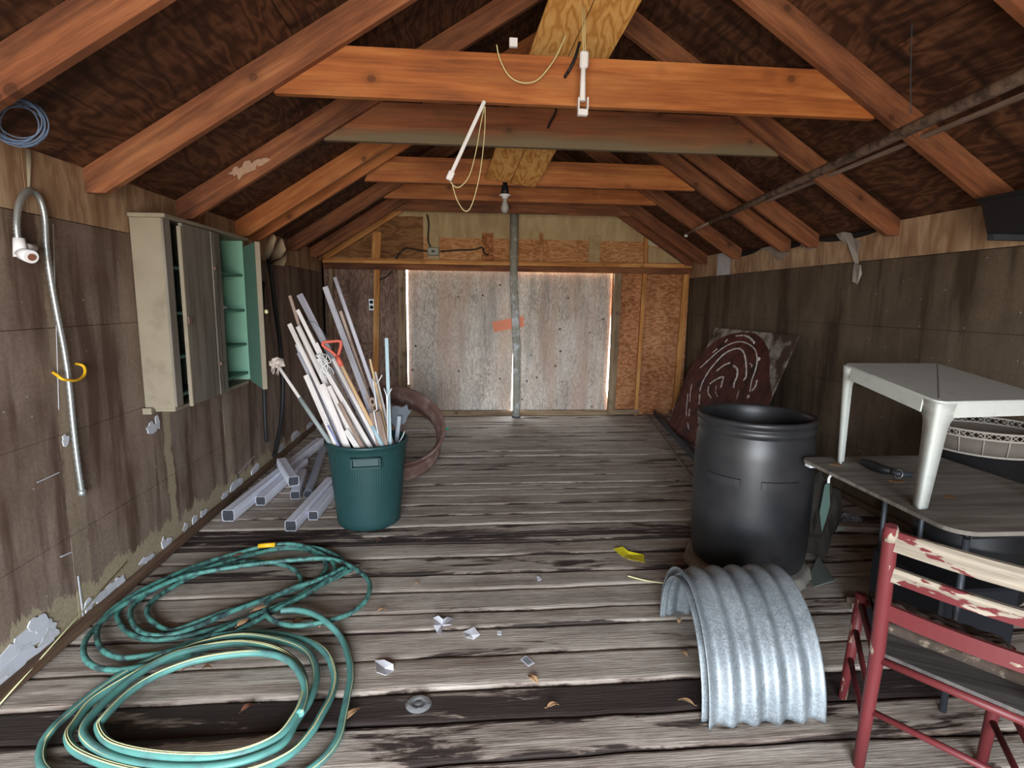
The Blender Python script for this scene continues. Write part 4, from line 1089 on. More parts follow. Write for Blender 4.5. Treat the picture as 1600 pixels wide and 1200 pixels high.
m = MB(); a, c = hp[0], hp[0] + (hp[0] - hp[1]).normalized() * .05; m.tube([a, c], .014, 12); m.done('coupling', M_steelhose, t)
y0_ = pz(405, 853, .055)
m = MB(); a = hp[0]; c1_, c2_ = pz(404, 853, .058), pz(430, 851, .062); m.tube([c1_, c2_], .014, 12); m.done('yellow_joint', M_yellow, t)
LL = [[(200,1280),(0,1230),(-110,1140),(-110,1040),(-60,960),(0,900),(130,790),(280,690),(420,620),(560,555),(700,505),(850,482),(1000,478),(1180,505),(1300,570),(1350,680),(1340,780),(1290,880),(1230,980),(1120,1090),(900,1180),(600,1200),(300,1160),(80,1080),(20,1000),
       (60,925),(150,815),(350,690),(520,600),(700,528),(900,492),(1100,520),(1220,575),(1262,680),(1235,800),(1160,920),(1080,1040),(850,1130),(560,1150),(280,1110),(120,1020),(110,930),
       (250,780),(400,665),(560,585),(750,540),(900,528),(1050,556),(1150,615),(1200,700),(1195,800),(1150,900),(1050,1010),(820,1090),(500,1090),(250,1040),(175,960),
       (200,900),(330,770),(480,680),(660,615),(850,583),(1000,578),(1120,612),(1190,700),(1205,790),(1180,880)]]
t = thing('garden_hose', 'thicker teal garden hose with yellow stripes coiled nearest the viewer', 'hose', (-.9, 2.0, 0))
hb = []
n_ = len(LL[0])
for i, (x, y) in enumerate(LL[0]):
    hb.append(pz(100 + x * .3125, 840 + y * .3125, .018 + .055 * i / n_ + .005 * math.sin(i * 1.9)))
sp_ = spline(hb, 7)
m = MB(); m.tube(sp_, .0145, 12); m.done('hose', M_hose_b, t)
m = MB(); off_ = [p + Vector((math.cos(i * .012) * .008, -.006, .0125 - .004 * math.sin(i * .03))) for i, p in enumerate(sp_)]
m.tube(off_, .0024, 5); m.tube([p + Vector((.004, .005, .0015)) for p in off_], .0016, 5); m.done('stripe', M_stripe, t)
arc = [(1085,366),(1160,362),(1240,380),(1310,420),(1385,500),(1425,610),(1432,700),(1415,800),(1395,900),(1370,1000),(1300,1100),(1180,1190),(1020,1250)]
t = thing('garden_hose', 'single teal hose length curving down right of the coils', 'hose', (-.4, 2.2, 0))
sp_ = spline([pz(100 + x * .3125, 840 + y * .3125, .05 + .0 * i) if i < 4 else pz(100 + x * .3125, 840 + y * .3125, .016) for i, (x, y) in enumerate(arc)], 7)
m = MB(); m.tube(sp_, .0145, 12); m.done('hose', M_hose_b, t)
m = MB(); m.tube([p + Vector((.011, -.004, .009)) for p in sp_[28:]], .0018, 5); m.done('stripe', M_stripe, t)

# ------------------------------------------------------------------ black barrel on its pale base
DC = Vector((1.685, 3.0, 0)); 
t = thing('barrel_stand', 'low round pale grey stump under the black barrel', 'stand', tuple(DC))
def fray(a, z): return .004 * math.sin(a * 37) + .006 * math.sin(a * 11 + 1)
m = MB(); m.lathe([(0, 0), (.345, 0), (.35, .01), (.335, .055), (.32, .06), (0, .06)], DC, 90, wob=fray)
m.done('stump', plain('frayed_pale_base', srgb(140, 134, 126), .9, var=.35, scale=30), t)
t = thing('plastic_barrel', 'large black open plastic barrel standing before the leaning red painted board', 'barrel', (DC.x, DC.y, .06))
B0 = .06
prof = [(0, .03), (.27, .03), (.285, 0), (.30, .01), (.312, .05), (.318, .12), (.320, .215), (.3225, .222), (.323, .30), (.324, .5), (.322, .66), (.317, .745), (.306, .772), (.305, .780), (.316, .79), (.317, .815), (.308, .822), (.308, .830), (.317, .838), (.321, .855), (.317, .868), (.300, .870), (.294, .858), (.286, .82), (.29, .76), (.305, .6), (.307, .1), (0, .05)]
prof = [(r, z + B0) for r, z in prof]
m = MB(); m.lathe(prof, DC, 96); m.done('barrel_body', M_blackplastic, t)
# molded tabs
for px0, px1, pyy in ((1107, 1158, 744), (1190, 1246, 750)):
    def hit(px, py):
        d = ray(px, py); o = CAM - DC; a_ = d.x ** 2 + d.y ** 2; b_ = 2 * (o.x * d.x + o.y * d.y); c_ = o.x ** 2 + o.y ** 2 - .321 ** 2
        k = (-b_ - math.sqrt(max(0, b_ * b_ - 4 * a_ * c_))) / (2 * a_); return CAM + d * k
    A, B_ = hit(px0, pyy), hit(px1, pyy)
    a0_ = math.atan2(A.y - DC.y, A.x - DC.x); a1_ = math.atan2(B_.y - DC.y, B_.x - DC.x)
    m = MB(); z_ = .60; N = 8; R0, R1_ = .322, .333
    for rad, flip in ((R1_, 0),):
        out = []
        for i in range(N + 1):
            a = a0_ + (a1_ - a0_) * i / N
            out.append([m.v(DC + Vector((math.cos(a) * q_, math.sin(a) * q_, zz))) for q_, zz in ((R0, z_ - .022), (R1_, z_ - .019), (R1_, z_ + .019), (R0, z_ + .022))])
        for P_, Q_ in zip(out, out[1:]):
            for k in range(3): m.face([P_[k], P_[k + 1], Q_[k + 1], Q_[k]])
        m.face(out[0]); m.face(out[-1][::-1])
    m.done('molded_tab', M_blackplastic, t)

# ------------------------------------------------------------------ half culvert
t = thing('corrugated_culvert', 'half round arch of corrugated galvanised steel standing on the floor', 'culvert', (1.13, 2.15, 0))
cyy, rc = 2.145, .372
xa, xb = .945, 1.40
NW = 5
def cul(inner):
    def f(u, v):
        a = PI * v
        x = xa + (xb - xa) * u + .03 * math.cos(a) * 0
        r = rc + .0125 * math.cos(2 * PI * (u * NW)) - inner
        sk = .03 * (1 - math.sin(a)) * (1 if a > PI / 2 else -1) * 0
        return Vector((x - .045 * math.cos(a), cyy - r * math.cos(a) , r * math.sin(a) * 1.04 + .001))
    return f
m = MB(); m.grid(cul(0), 90, 72)
o = m.done('steel_sheet', M_galv, t); so = o.modifiers.new('thick', 'SOLIDIFY'); so.thickness = .004; so.offset = -1
m = MB()
m.grid(lambda u, v: Vector((xa - .012 + .03 * u + .045 * -math.cos(PI * v), cyy - (rc - .026) * math.cos(PI * v), (rc - .026) * math.sin(PI * v) * 1.04 + .001)), 4, 72)
o = m.done('end_band', M_galv, t); so = o.modifiers.new('thick', 'SOLIDIFY'); so.thickness = .003; so.offset = -1

# ------------------------------------------------------------------ leaning board with red oval
TL, TR = Vector((3.05, 6.46, 1.268)), Vector((3.05, 4.82, 1.268))
BL, BR_ = Vector((2.50, 6.22, 0.0)), Vector((2.50, 4.72, 0.0))
t = thing('painted_board', 'stained pale board with a red oval leaning on the right wall behind the barrel', 'board', (2.5, 5.5, 0))
nb = (TR - TL).cross(BL - TL).normalized()
if nb.x > 0: nb = -nb
E_ = [(1118, 512), (1170, 517), (1215, 521), (1247, 525), (1243, 535)]
poly = [ppl(x, y, TL, nb) for x, y in E_] + [BR_, BL] + [ppl(x, y, TL, nb) for x, y in [(1050, 640), (1064, 622), (1075, 598), (1080, 575), (1098, 556), (1106, 538)]]
poly[5] = BR_ ; 
for p in poly: 
    pass
m = MB(); m.slab(poly, nb, -.014)
bmat = NT('stained_pale_board', .85); g = bmat.gc()
f1 = bmat.ramp(bmat.noise(g, 4.5, 6, .65), [(.45, srgb(74, 56, 48)), (.56, srgb(150, 142, 132)), (.75, srgb(172, 164, 152))])
bmat.col(f1)
m.done('board', bmat.m, t)
def onb(x, y, lift=.003): return ppl(x, y, TL + nb * lift, nb)
ov = [(1046, 668), (1052, 640), (1060, 618), (1068, 597), (1076, 580), (1088, 560), (1102, 545), (1122, 530), (1140, 522), (1160, 519), (1180, 521), (1192, 530), (1200, 545), (1203, 565), (1202, 585), (1203, 600), (1206, 615), (1200, 640), (1196, 665), (1165, 700), (1110, 720), (1075, 690)]
red_n = NT('old_red_paint', .7); g = red_n.gc()
red_n.col(red_n.ramp(red_n.noise(g, 7, 6, .65), [(.35, srgb(44, 24, 22)), (.5, srgb(80, 38, 31)), (.7, srgb(106, 58, 47))]))
ov2 = [onb(x, y) for x, y in ov]
ov2 = [p if p.z > .02 else Vector((p.x, p.y, .02)) for p in ov2]
m = MB(); m.slab(ov2, nb, -.002); m.done('red_oval', red_n.m, t)
drips = [([(1094, 612), (1098, 598), (1108, 580), (1120, 565), (1132, 553), (1145, 546), (1156, 545), (1163, 553), (1166, 570), (1166, 588), (1162, 594)], .008),
         ([(1094, 575), (1108, 562), (1125, 547), (1142, 537), (1158, 534), (1172, 539), (1181, 549), (1183, 565), (1180, 580), (1175, 594), (1172, 612)], .006),
         ([(1120, 580), (1126, 575), (1133, 570), (1141, 567)], .008), ([(1146, 571), (1152, 577), (1152, 588), (1148, 598), (1147, 606)], .010),
         ([(1110, 600), (1118, 594), (1130, 589), (1129, 598), (1127, 606)], .010), ([(1108, 604), (1107, 614), (1112, 622)], .009), ([(1120, 602), (1119, 613), (1122, 620)], .007),
         ([(1150, 525), (1160, 524)], .007), ([(1163, 524), (1172, 528), (1179, 536)], .010), ([(1133, 535), (1137, 530)], .006), ([(1114, 551), (1121, 545)], .006),
         ([(1075, 616), (1073, 640), (1073, 650)], .007), ([(1081, 600), (1079, 615), (1078, 628)], .006), ([(1094, 616), (1093, 632)], .010), ([(1078, 640), (1077, 651)], .009),
         ([(1075, 661), (1077, 671)], .010), ([(1183, 594), (1181, 603), (1175, 611)], .007), ([(1171, 568), (1175, 570), (1174, 574)], .004), ([(1155, 610), (1151, 624)], .006),
         ([(1170, 618), (1170, 622)], .013), ([(1185, 560), (1187, 562)], .013)]
m = MB()
for k, (ln, w) in enumerate(drips):
    m.tube(spline([onb(x, y, .0045 if False else .004) for x, y in ln], 5), [w * 1.45 * (.55 + .45 * abs(math.sin(i * .9 + k))) for i in range(len(spline(ln and [Vector((x, y, 0)) for x, y in ln], 5)))], 7)
m.done('white_paint_drips', plain('drip_white', srgb(206, 198, 192), .7, var=.05), t)
m = MB(); m.slab([onb(x, y, .004) for x, y in [(1096, 632), (1100, 624), (1112, 622), (1124, 624), (1126, 636), (1110, 650), (1098, 652)]], nb, -.0015); m.done('bare_patch', M_whitepaint, t)

# rails on the floor
r0, r1 = pz(1010, 648, .02), pz(1076, 738, .02)
def angle_iron(a, c, w, h, lb, mat):
    a = Vector(a); c = Vector(c); e = (c - a) * .25; c = c + e
    d = (c - a).normalized(); s_ = d.cross(Vector((0, 0, 1))).normalized()
    m = MB(); m.beam(a, c, w, .005, (0, 0, 1), .001); m.beam(a + s_ * w / 2 + Vector((0, 0, h / 2)), c + s_ * w / 2 + Vector((0, 0, h / 2)), .005, h, (0, 0, 1), .001)
    bmesh.ops.remove_doubles(m.bm, verts=m.bm.verts, dist=.0008)
    return m.own('angle_iron', mat, lb, 'steel angle', 'steel angles along the right wall')
angle_iron(r0, r1, .03, .025, 'thin rusty steel angle lying on the floor, nearer the room middle', plain('rail_a', srgb(120, 106, 96), .7, .2, var=.3))
angle_iron(r0 + Vector((.16, 0, 0)), r1 + Vector((.20, 0, 0)), .12, .07, 'wide dark steel angle lying beside the thin rusty one', M_rail)
m = MB(); m.beam(r0 + Vector((.32, -.05, .03)), r1 + Vector((.36, 0, .02)), .05, .05); m.own('wooden_lath', M_lath_c, 'dark wooden lath on the floor under the leaning painted board', 'lath')

# ------------------------------------------------------------------ square table with grey plywood top
TZ = .765
tc = [pz(1242, 716, TZ), pz(1478, 836, TZ)]
x0_, x1_ = 1.745, 2.50; y1_, y0_ = 2.655, 1.69
t = thing('work_table', 'low table with thin grey plywood top carrying the white plastic table', 'table', (2.2, 2.2, 0))
m = MB(); P = []
for cx_, cy_, a0_ in ((x1_ - .06, y1_ - .06, 0), (x0_ + .05, y1_ - .05, PI / 2), (x0_ + .075, y0_ + .10, PI), (x1_ - .06, y0_ + .06, 1.5 * PI)):
    rad = .06 if a0_ == 0 or a0_ > 4 else (.05 if a0_ < 2 else .09)
    for i in range(7):
        a = a0_ + PI / 2 * i / 6; P.append((cx_ + math.cos(a) * rad, cy_ + math.sin(a) * rad, TZ - .016))
off = 3
m.slab(P, (0, 0, 1), .016, g=lambda p: Vector((p.x + off, p.y, p.z))); m.done('tabletop', M_board, t)
m = MB()
for a_, b__ in (((x0_ + .12, y0_ + .1), (x0_ + .12, y1_ - .1)), ((x1_ - .12, y0_ + .1), (x1_ - .12, y1_ - .1)), ((x0_ + .12, y0_ + .1), (x1_ - .12, y0_ + .1)), ((x0_ + .12, y1_ - .1), (x1_ - .12, y1_ - .1))):
    m.beam((a_[0], a_[1], TZ - .04), (b__[0], b__[1], TZ - .04), .02, .05)
m.done('frame', M_dark, t)
for lx, ly in ((x0_ + .1, y0_ + .09), (x0_ + .42, y1_ - .1), (x1_ - .12, y0_ + .1), (x1_ - .12, y1_ - .1)):
    m = MB(); m.tube([(lx, ly, TZ - .06), (lx, ly, 0.002)], .012, 10); m.done('leg', M_rail, t)
m = MB()
a = pz(1247, 727, TZ - .02); m.box((x0_ + .0, y1_ - .09, TZ - .03), (x0_ + .03, y1_ - .05, TZ - .0165)); 
o = m.done('white_clip', M_whitepaint, t); o['label'] = 'white clip under the corner'
m = MB(); m.tube(spline([Vector((x0_ + .005, 2.41, TZ - .017)), Vector((x0_ - .012, 2.40, TZ - .03)), Vector((x0_ - .018, 2.39, TZ - .05))], 4), .006, 8); m.done('white_hook', M_whitepaint, t)
m = MB(); blob(m, (2.02, 2.05, TZ + .0002), (1, 0, 0), (0, 1, 0), .03, .02, .0006, (0, 0, 1)); blob(m, (1.95, 2.25, TZ + .0002), (1, 0, 0), (0, 1, 0), .03, .018, .0006, (0, 0, 1)); blob(m, (1.85, 2.52, TZ + .0002), (1, 0, 0), (0, 1, 0), .03, .018, .0006, (0, 0, 1))
m.done('rust_stain', plain('stain_brown', srgb(124, 88, 52), .9), t)
# black grip tool on the table
P = [pz(x, y, TZ + .024) for x, y in [(1348, 722), (1362, 727), (1378, 733), (1392, 736)]]
t = thing('garden_tool', 'small black tool with a thick grip lying on the grey tabletop', 'tool', (2.1, 2.4, TZ))
m = MB(); m.tube(spline(P, 6), [.016 + .007 * math.sin(PI * min(1, i / 18)) for i in range(19)], 12); m.done('grip', M_dark, t)
m = MB(); P2 = [P[-1], pz(1402, 740, TZ + .022), pz(1424, 742, TZ + .02)]; m.tube(P2, [.014, .011, .013], 10); m.done('barrel', M_rail, t)
m = MB(); cpt = pz(1404, 741, TZ + .02); m.tube([cpt + Vector((math.cos(q_) * .006, math.sin(q_) * .022, .0 + math.sin(q_) * .0)) + Vector((0, 0, math.cos(q_) * .018)) for q_ in [2 * PI * k / 14 for k in range(14)]], .0028, 6, closed=True); m.done('ring', M_steelhose, t)

# ------------------------------------------------------------------ white plastic table
def on_tilt(px, py, z): return pz(px, py, z)
A = pz(1316, 567, 1.275); Bc = pz(1465, 567.5, 1.262); D_ = pz(1468, 628, 1.212); C_ = D_ + (Bc - A)
fA = pz(1307, 722, TZ); fD = pz(1436, 797, TZ)
ctr = (A + Bc + C_ + D_) / 4
fB = Bc + Vector((.03, .03, 0)); fB.z = TZ; fC = C_ + Vector((.05, -.02, 0)); fC.z = TZ
t = thing('plastic_table', 'small white plastic table with splayed legs standing on the grey tabletop', 'table', tuple(D_ - Vector((0, 0, D_.z - TZ))))
up = (Bc - A).cross(D_ - A).normalized()
if up.z < 0: up = -up
m = MB()
def inset(P, k): return P + (ctr - P) * k
K = 4; rim = []
cs = [A, Bc, C_, D_]
def roundpoly(cs, rad, lift):
    out = []
    for i, p in enumerate(cs):
        a_ = (cs[i - 1] - p).normalized(); b_ = (cs[(i + 1) % 4] - p).normalized()
        for k in range(K + 1):
            u = k / K
            p0_ = p + a_ * rad; p1_ = p + b_ * rad
            out.append((p0_ * (1 - u) ** 2 + p * 2 * u * (1 - u) + p1_ * u ** 2) + up * lift)
    return out
r1_ = [m.v(p) for p in roundpoly(cs, .05, -.012)]; r2_ = [m.v(p) for p in roundpoly([inset(c, .012) for c in cs], .045, 0)]
r3_ = [m.v(p) for p in roundpoly([inset(c, .012) for c in cs], .045, -.016)]
N = len(r1_)
m.face(r2_)
for i in range(N): m.face([r1_[i], r1_[(i + 1) % N], r2_[(i + 1) % N], r2_[i]], True)
m.face(r1_[::-1]); m.done('tabletop', M_resin, t)
m = MB(); m.beam(A + (Bc - A) * .97 + up * .001 + (D_ - A) * .03, D_ + up * .001 + (Bc - D_) * .06, .004, .001, up, 0); m.done('mold_seam', plain('resin_grey', srgb(150, 152, 148), .6), t)
AP = .062
feet = {0: fA, 1: fB, 2: fC, 3: fD}
for i in range(4):
    p, q_ = cs[i], cs[(i + 1) % 4]
    d = (q_ - p).normalized(); n_ = d.cross(up).normalized()
    if (ctr - (p + q_) / 2).dot(n_) > 0: n_ = -n_
    m = MB(); L = (q_ - p).length
    a = p + d * .09; b_ = q_ - d * .09
    m.slab([a - up * .008, b_ - up * .008, b_ - up * AP, a - up * AP], -n_, .005); m.done('apron', M_resin, t)
for i in range(4):
    p = cs[i]; f = feet[i]
    e1 = (cs[(i + 1) % 4] - p).normalized(); e2 = (cs[i - 1] - p).normalized()
    m = MB(); rows = []
    H_ = (f - p).length
    # L section swept down the leg; fillet into the apron at the top
    prof_ = [(0.0, .105), (.05 / H_, .105), (AP / H_, .102), (AP / H_ + .015, .088), (AP / H_ + .05, .074), (AP / H_ + .11, .066), (.5, .058), (.75, .051), (.97, .045), (1.0, .043)]
    for s_, w in prof_:
        c0 = p + (f - p) * s_ - up * (.008 if s_ == 0 else 0)
        rd = .022 * (1 - .35 * s_)
        th = .006
        pts = [c0 + e1 * w, c0 + e1 * rd]
        for k in range(1, 4):
            u = k / 4; pts.append((c0 + e1 * rd) * (1 - u) ** 2 + c0 * 2 * u * (1 - u) + (c0 + e2 * rd) * u ** 2)
        pts += [c0 + e2 * rd, c0 + e2 * w]
        inn = (e1 + e2).normalized()
        back = [c0 + e2 * w + e1 * th, c0 + e2 * rd + e1 * th * 1.0 + e2 * 0, c0 + inn * (rd + th) * .72, c0 + e1 * rd + e2 * th, c0 + e1 * w + e2 * th]
        rows.append([m.v(Vector((x.x, x.y, max(x.z, TZ + .0012)))) for x in pts + back])
    for P_, Q_ in zip(rows, rows[1:]):
        n0 = len(P_)
        for k in range(n0): m.face([P_[k], P_[(k + 1) % n0], Q_[(k + 1) % n0], Q_[k]], k < 6)
    m.face(rows[0]); m.face(rows[-1][::-1])
    m.done('leg', M_resin, t)

# ------------------------------------------------------------------ red chair
CH = .43
pt = pz(1393, 822, .90)
sl0, sl1 = pz(1405, 852, .845), pz(1600, 908, .845)
dd = (sl1 - sl0); dd.z = 0; dd.normalize()
bl = pz(1370, 1024, CH); fl_ = pz(1347, 928, CH + .01)
foot = pz(1341, 1196, 0.0); ffoot = pz(1316, 1090, 0.0)
WCH = .43
t = thing('wooden_chair', 'worn red painted wooden chair with peeling paint turned away at lower right', 'chair', tuple(foot))
dep = (fl_ - bl); dep.z = 0; dep.normalize()
for k in range(2):
    o_ = dd * WCH * k
    m = MB(); s1 = foot + o_; s2 = Vector((bl.x, bl.y, CH)) + o_; s3 = pt + o_
    m.tube([s1, s1 + (s2 - s1) * .5, s2, s2 + (s3 - s2) * .5, s3 - (s3 - s2).normalized() * .02, s3], [.018, .02, .022, .022, .021, .016], 12)
    m.done('back_post', M_red, t)
    m = MB(); m.tube([s3 - (s3 - s2).normalized() * .045, s3 - (s3 - s2).normalized() * .02, s3 + Vector((0, 0, .001))], [.0225, .0218, .0168], 12)
    o = m.done('bare_post_tip', M_bare, t)
    m = MB(); f1_ = ffoot + o_; f2_ = fl_ + o_
    m.tube([f1_, f1_ + (f2_ - f1_) * .5, f2_], [.016, .019, .021], 12); m.done('front_leg', M_red, t)
def slat(zc, h, mat, bow, off, name='back_slat'):
    m = MB(); N = 14; rows = []
    rowpost = Vector((bl.x, bl.y, CH)); k = (zc - CH) / (pt.z - CH); base = rowpost + (pt - rowpost) * k; base.z = zc
    nrm = Vector((-dd.y, dd.x, 0))
    if nrm.dot(dep) > 0: nrm = -nrm
    g0 = R.uniform(0, 30)
    for i in range(N + 1):
        u = i / N
        c_ = base + dd * (WCH * u) + nrm * (bow * math.sin(PI * u) + off)
        rows.append([m.v(c_ + nrm * a_ + Vector((0, 0, b_)), (g0 + u * WCH, a_, b_)) for a_, b_ in ((.008, h / 2), (.008, -h / 2), (-.008, -h / 2), (-.008, h / 2))])
    for P_, Q_ in zip(rows, rows[1:]):
        for k in range(4): m.face([P_[k], P_[(k + 1) % 4], Q_[(k + 1) % 4], Q_[k]])
    m.face(rows[0]); m.face(rows[-1][::-1]); return m.done(name, mat, t)
o = slat(.855, .062, M_bare, .018, 0); o['label'] = 'top slat with bare wood and a red smear'
o = slat(.742, .046, M_bare, .018, 0); o['label'] = 'mostly bare middle slat'
slat(.607, .05, M_red, .018, 0)
def chair_rail(p, q_, r, name, mat=M_red):
    m = MB(); m.tube([p, (p + q_) / 2, q_], r, 10); m.done(name, mat, t)
B_ = Vector((bl.x, bl.y, CH))
chair_rail(B_ + Vector((0, 0, -.01)), B_ + dd * WCH + Vector((0, 0, -.01)), .013, 'seat_rail')
chair_rail(fl_ + Vector((0, 0, -.03)), fl_ + dd * WCH + Vector((0, 0, -.03)), .012, 'seat_rail')
for k in (0, 1): chair_rail(B_ + dd * WCH * k + Vector((0, 0, -.02)), fl_ + dd * WCH * k + Vector((0, 0, -.04)), .012, 'seat_rail')
chair_rail(foot + (B_ - foot) * .52, foot + (B_ - foot) * .52 + dd * WCH, .011, 'stretcher')
for k in (0, 1):
    for hh in (.35, .62): chair_rail(foot + (B_ - foot) * hh + dd * WCH * k, ffoot + (fl_ - ffoot) * (hh + .05) + dd * WCH * k, .010, 'stretcher')
m = MB(); S0 = B_ + Vector((0, 0, .004)) + dd * .02; P = [S0, S0 + dd * (WCH - .04), fl_ + dd * (WCH - .02) + Vector((0, 0, -.006)), fl_ + dd * .02 + Vector((0, 0, -.006))]
m.slab(P, (0, 0, 1), .012, g=lambda p: Vector((p.dot(dd), p.dot(dep), 0))); m.done('seat', wood('dark_seat_board', srgb(48, 44, 42), srgb(72, 68, 66), srgb(94, 90, 86), .1), t)
# rotten padding on the front of the seat
m = MB()
def padf(u, v):
    p = P[3] + (P[2] - P[3]) * u + (P[0] - P[3]) * (v * .62)
    h = .012 + .030 * (math.sin(PI * min(1, max(0, v))) ** .5) * (.7 + .9 * abs(noise.noise(Vector((u * 7, v * 7, 3)))))
    return Vector((p.x, p.y, p.z + h + (.012 if 0 < v < 1 else -.0)))
m.grid(padf, 44, 26)
pm_ = plain('rotten_padding', srgb(66, 54, 46), .95, var=.5, scale=26, c2=srgb(128, 116, 98), thr=(.56, .66), bump=.8)
o = m.done('torn_padding', pm_, t); o.modifiers.new('thick', 'SOLIDIFY').thickness = .01

# ------------------------------------------------------------------ dark drum with white lattice basket behind the tables
KC = Vector((2.815, 2.70, 0)); KR = .265; KH = .13
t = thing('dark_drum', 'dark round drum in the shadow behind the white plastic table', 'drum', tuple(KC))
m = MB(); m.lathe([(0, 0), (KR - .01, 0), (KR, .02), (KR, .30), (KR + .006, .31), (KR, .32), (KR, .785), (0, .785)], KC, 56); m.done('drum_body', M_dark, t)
t = thing('lattice_basket', 'low round white lattice basket sitting on the dark drum', 'basket', (KC.x, KC.y, .657 + KH))
m = MB()
for z_, rr2 in ((.665, KR - .02), (.755, KR), (.79, KR + .004)): m.tube([KC + Vector((math.cos(q_) * rr2, math.sin(q_) * rr2, z_ + KH)) for q_ in [2 * PI * k / 64 for k in range(64)]], .006, 6, closed=True)
m.done('hoops', plain('dusty_white', srgb(168, 160, 150), .7), t)
m = MB(); NB = 48
for k in range(NB):
    q0_ = 2 * PI * k / NB; q1_ = 2 * PI * (k + 1) / NB
    pp = lambda q_, r, z_: KC + Vector((math.cos(q_) * r, math.sin(q_) * r, z_ + KH))
    m.tube([pp(q0_, KR, .757), pp(q1_, KR + .003, .788)], .0025, 4); m.tube([pp(q1_, KR, .757), pp(q0_, KR + .003, .788)], .0025, 4)
    if k % 3 == 0: m.tube([pp(q0_, KR - .018, .667), pp(q0_, KR + .002, .79)], .004, 5)
m.done('lattice', plain('dusty_white_b', srgb(160, 152, 142), .7), t)
m = MB(); m.lathe([(0, .662), (KR - .026, .662), (KR - .008, .752), (KR - .012, .752), (KR - .03, .668), (0, .668)], KC + Vector((0, 0, KH)), 56); m.done('panel', plain('dusty_panel', srgb(110, 100, 92), .8, var=.2), t)

# ------------------------------------------------------------------ clutter under and behind the work table
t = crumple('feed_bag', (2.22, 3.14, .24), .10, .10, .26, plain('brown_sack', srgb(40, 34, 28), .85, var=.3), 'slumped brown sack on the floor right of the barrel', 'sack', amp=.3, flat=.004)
m = MB(); m.slab([pyp(x, y, 3.02) for x, y in [(1289, 758), (1296, 752), (1297, 790), (1290, 815), (1284, 832), (1281, 800)]], (0, 1, 0), .004); m.own('green_cloth_strip', plain('pale_green_cloth', srgb(88, 112, 104), .8), 'narrow pale green strip hanging down right of the barrel', 'strip')
crumple('plastic_bag', tuple(pz(1300, 822, .03)), .10, .05, .03, plain('pale_bag', srgb(150, 168, 164), .6), 'crumpled pale plastic bag on the floor right of the barrel', 'bag', amp=.5, flat=.003)
crumple('plastic_bag', tuple(pz(1325, 812, .05)), .07, .05, .04, plain('grey_bag', srgb(92, 86, 88), .6), 'crumpled grey plastic bag lying behind the pale one', 'bag', amp=.5, flat=.003)
m = MB(); m.slab([pz(x, y, .004) for x, y in [(1278, 870), (1304, 908), (1272, 918), (1262, 905)]], (0, 0, 1), .006); m.own('broken_tile', plain('pale_tile', srgb(112, 122, 116), .7), 'pale broken tile on the floor right of the barrel stump', 'tile')
m = MB(); m.beam(Vector((2.0, 3.55, .03)), Vector((3.0, 3.38, .03)), .09, .04); m.own('wooden_board', M_lath_c, 'dark board lying across the floor behind the barrel', 'board')
m = MB(); m.beam(Vector((2.0, 2.52, .02)), Vector((2.34, 2.44, .02)), .07, .03); m.own('wooden_board', M_lath_c, 'short dark board on the floor under the grey tabletop', 'board')
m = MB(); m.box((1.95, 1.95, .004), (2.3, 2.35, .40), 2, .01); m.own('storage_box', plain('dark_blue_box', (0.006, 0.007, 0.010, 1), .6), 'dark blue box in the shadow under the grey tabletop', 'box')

# rags of building paper on the right wall
M_rag2 = plain('torn_sheeting', srgb(150, 142, 134), .85, var=.2)
for pts, lb in (([(1306, 366), (1318, 362), (1330, 364), (1334, 372), (1344, 378), (1340, 398), (1342, 412), (1336, 412), (1330, 398), (1324, 382), (1312, 374)], 'ragged white sheeting torn off the right wall near the eave'),
                ([(1335, 412), (1345, 414), (1347, 428), (1340, 444), (1332, 440), (1332, 424)], 'oval grey rag hanging on the right wall below the torn sheeting'),
                ([(1188, 388), (1202, 385), (1222, 387), (1232, 394), (1224, 404), (1215, 407), (1206, 396)], 'pale torn paper tucked under the rafter ends on the right wall'),
                ([(1250, 384), (1256, 378), (1272, 387), (1268, 390), (1254, 388)], 'small pale torn paper near the eave of the right wall')):
    m = MB(); ps = [pxp(x, y, XR - .012 - .012 * math.sin(i * 2.1)) for i, (x, y) in enumerate(pts)]
    m.slab(ps, (-1, 0, 0), .003); m.own('torn_sheeting', M_rag2, lb, 'torn paper')

# ------------------------------------------------------------------ litter on the floor
def scrap(pts, name, mat, lb, cat, z=.004, curl=.004, grp=None, s=.3125, ox=400, oy=840):
    m = MB(); ps = []
    for i, (x, y) in enumerate(pts):
        p = pz(ox + x * s, oy + y * s, z + .001 + curl * (i % 3)); ps.append(p)
    c = sum(ps, Vector()) / len(ps); c.z = z + .001
    off = .0015
    cv = m.v(c + Vector((0, 0, curl * .3))); vs = [m.v(p) for p in ps]
    for i in range(len(vs)): m.face([cv, vs[i], vs[(i + 1) % len(vs)]])
    o = m.own(name, mat, lb, cat, grp)
    sf = o.modifiers.new('thick', 'SOLIDIFY'); sf.thickness = .0012; sf.offset = 1
    return o
scrap([(886, 402), (912, 390), (935, 408), (958, 396), (990, 408), (978, 436), (945, 440), (922, 450), (930, 488), (905, 474), (888, 440)], 'paper_scrap', M_paper, 'torn white paper in an L shape on the floor boards, largest scrap', 'paper', curl=.012)
scrap([(1032, 472), (1090, 446), (1120, 484), (1088, 508), (1050, 498)], 'paper_scrap', M_paper, 'square white paper scrap right of the L shaped one', 'paper', curl=.008)
scrap([(1206, 464), (1230, 466), (1228, 486), (1206, 484)], 'paper_scrap', M_paper, 'tiny white paper square on the dark board', 'paper', curl=.001)
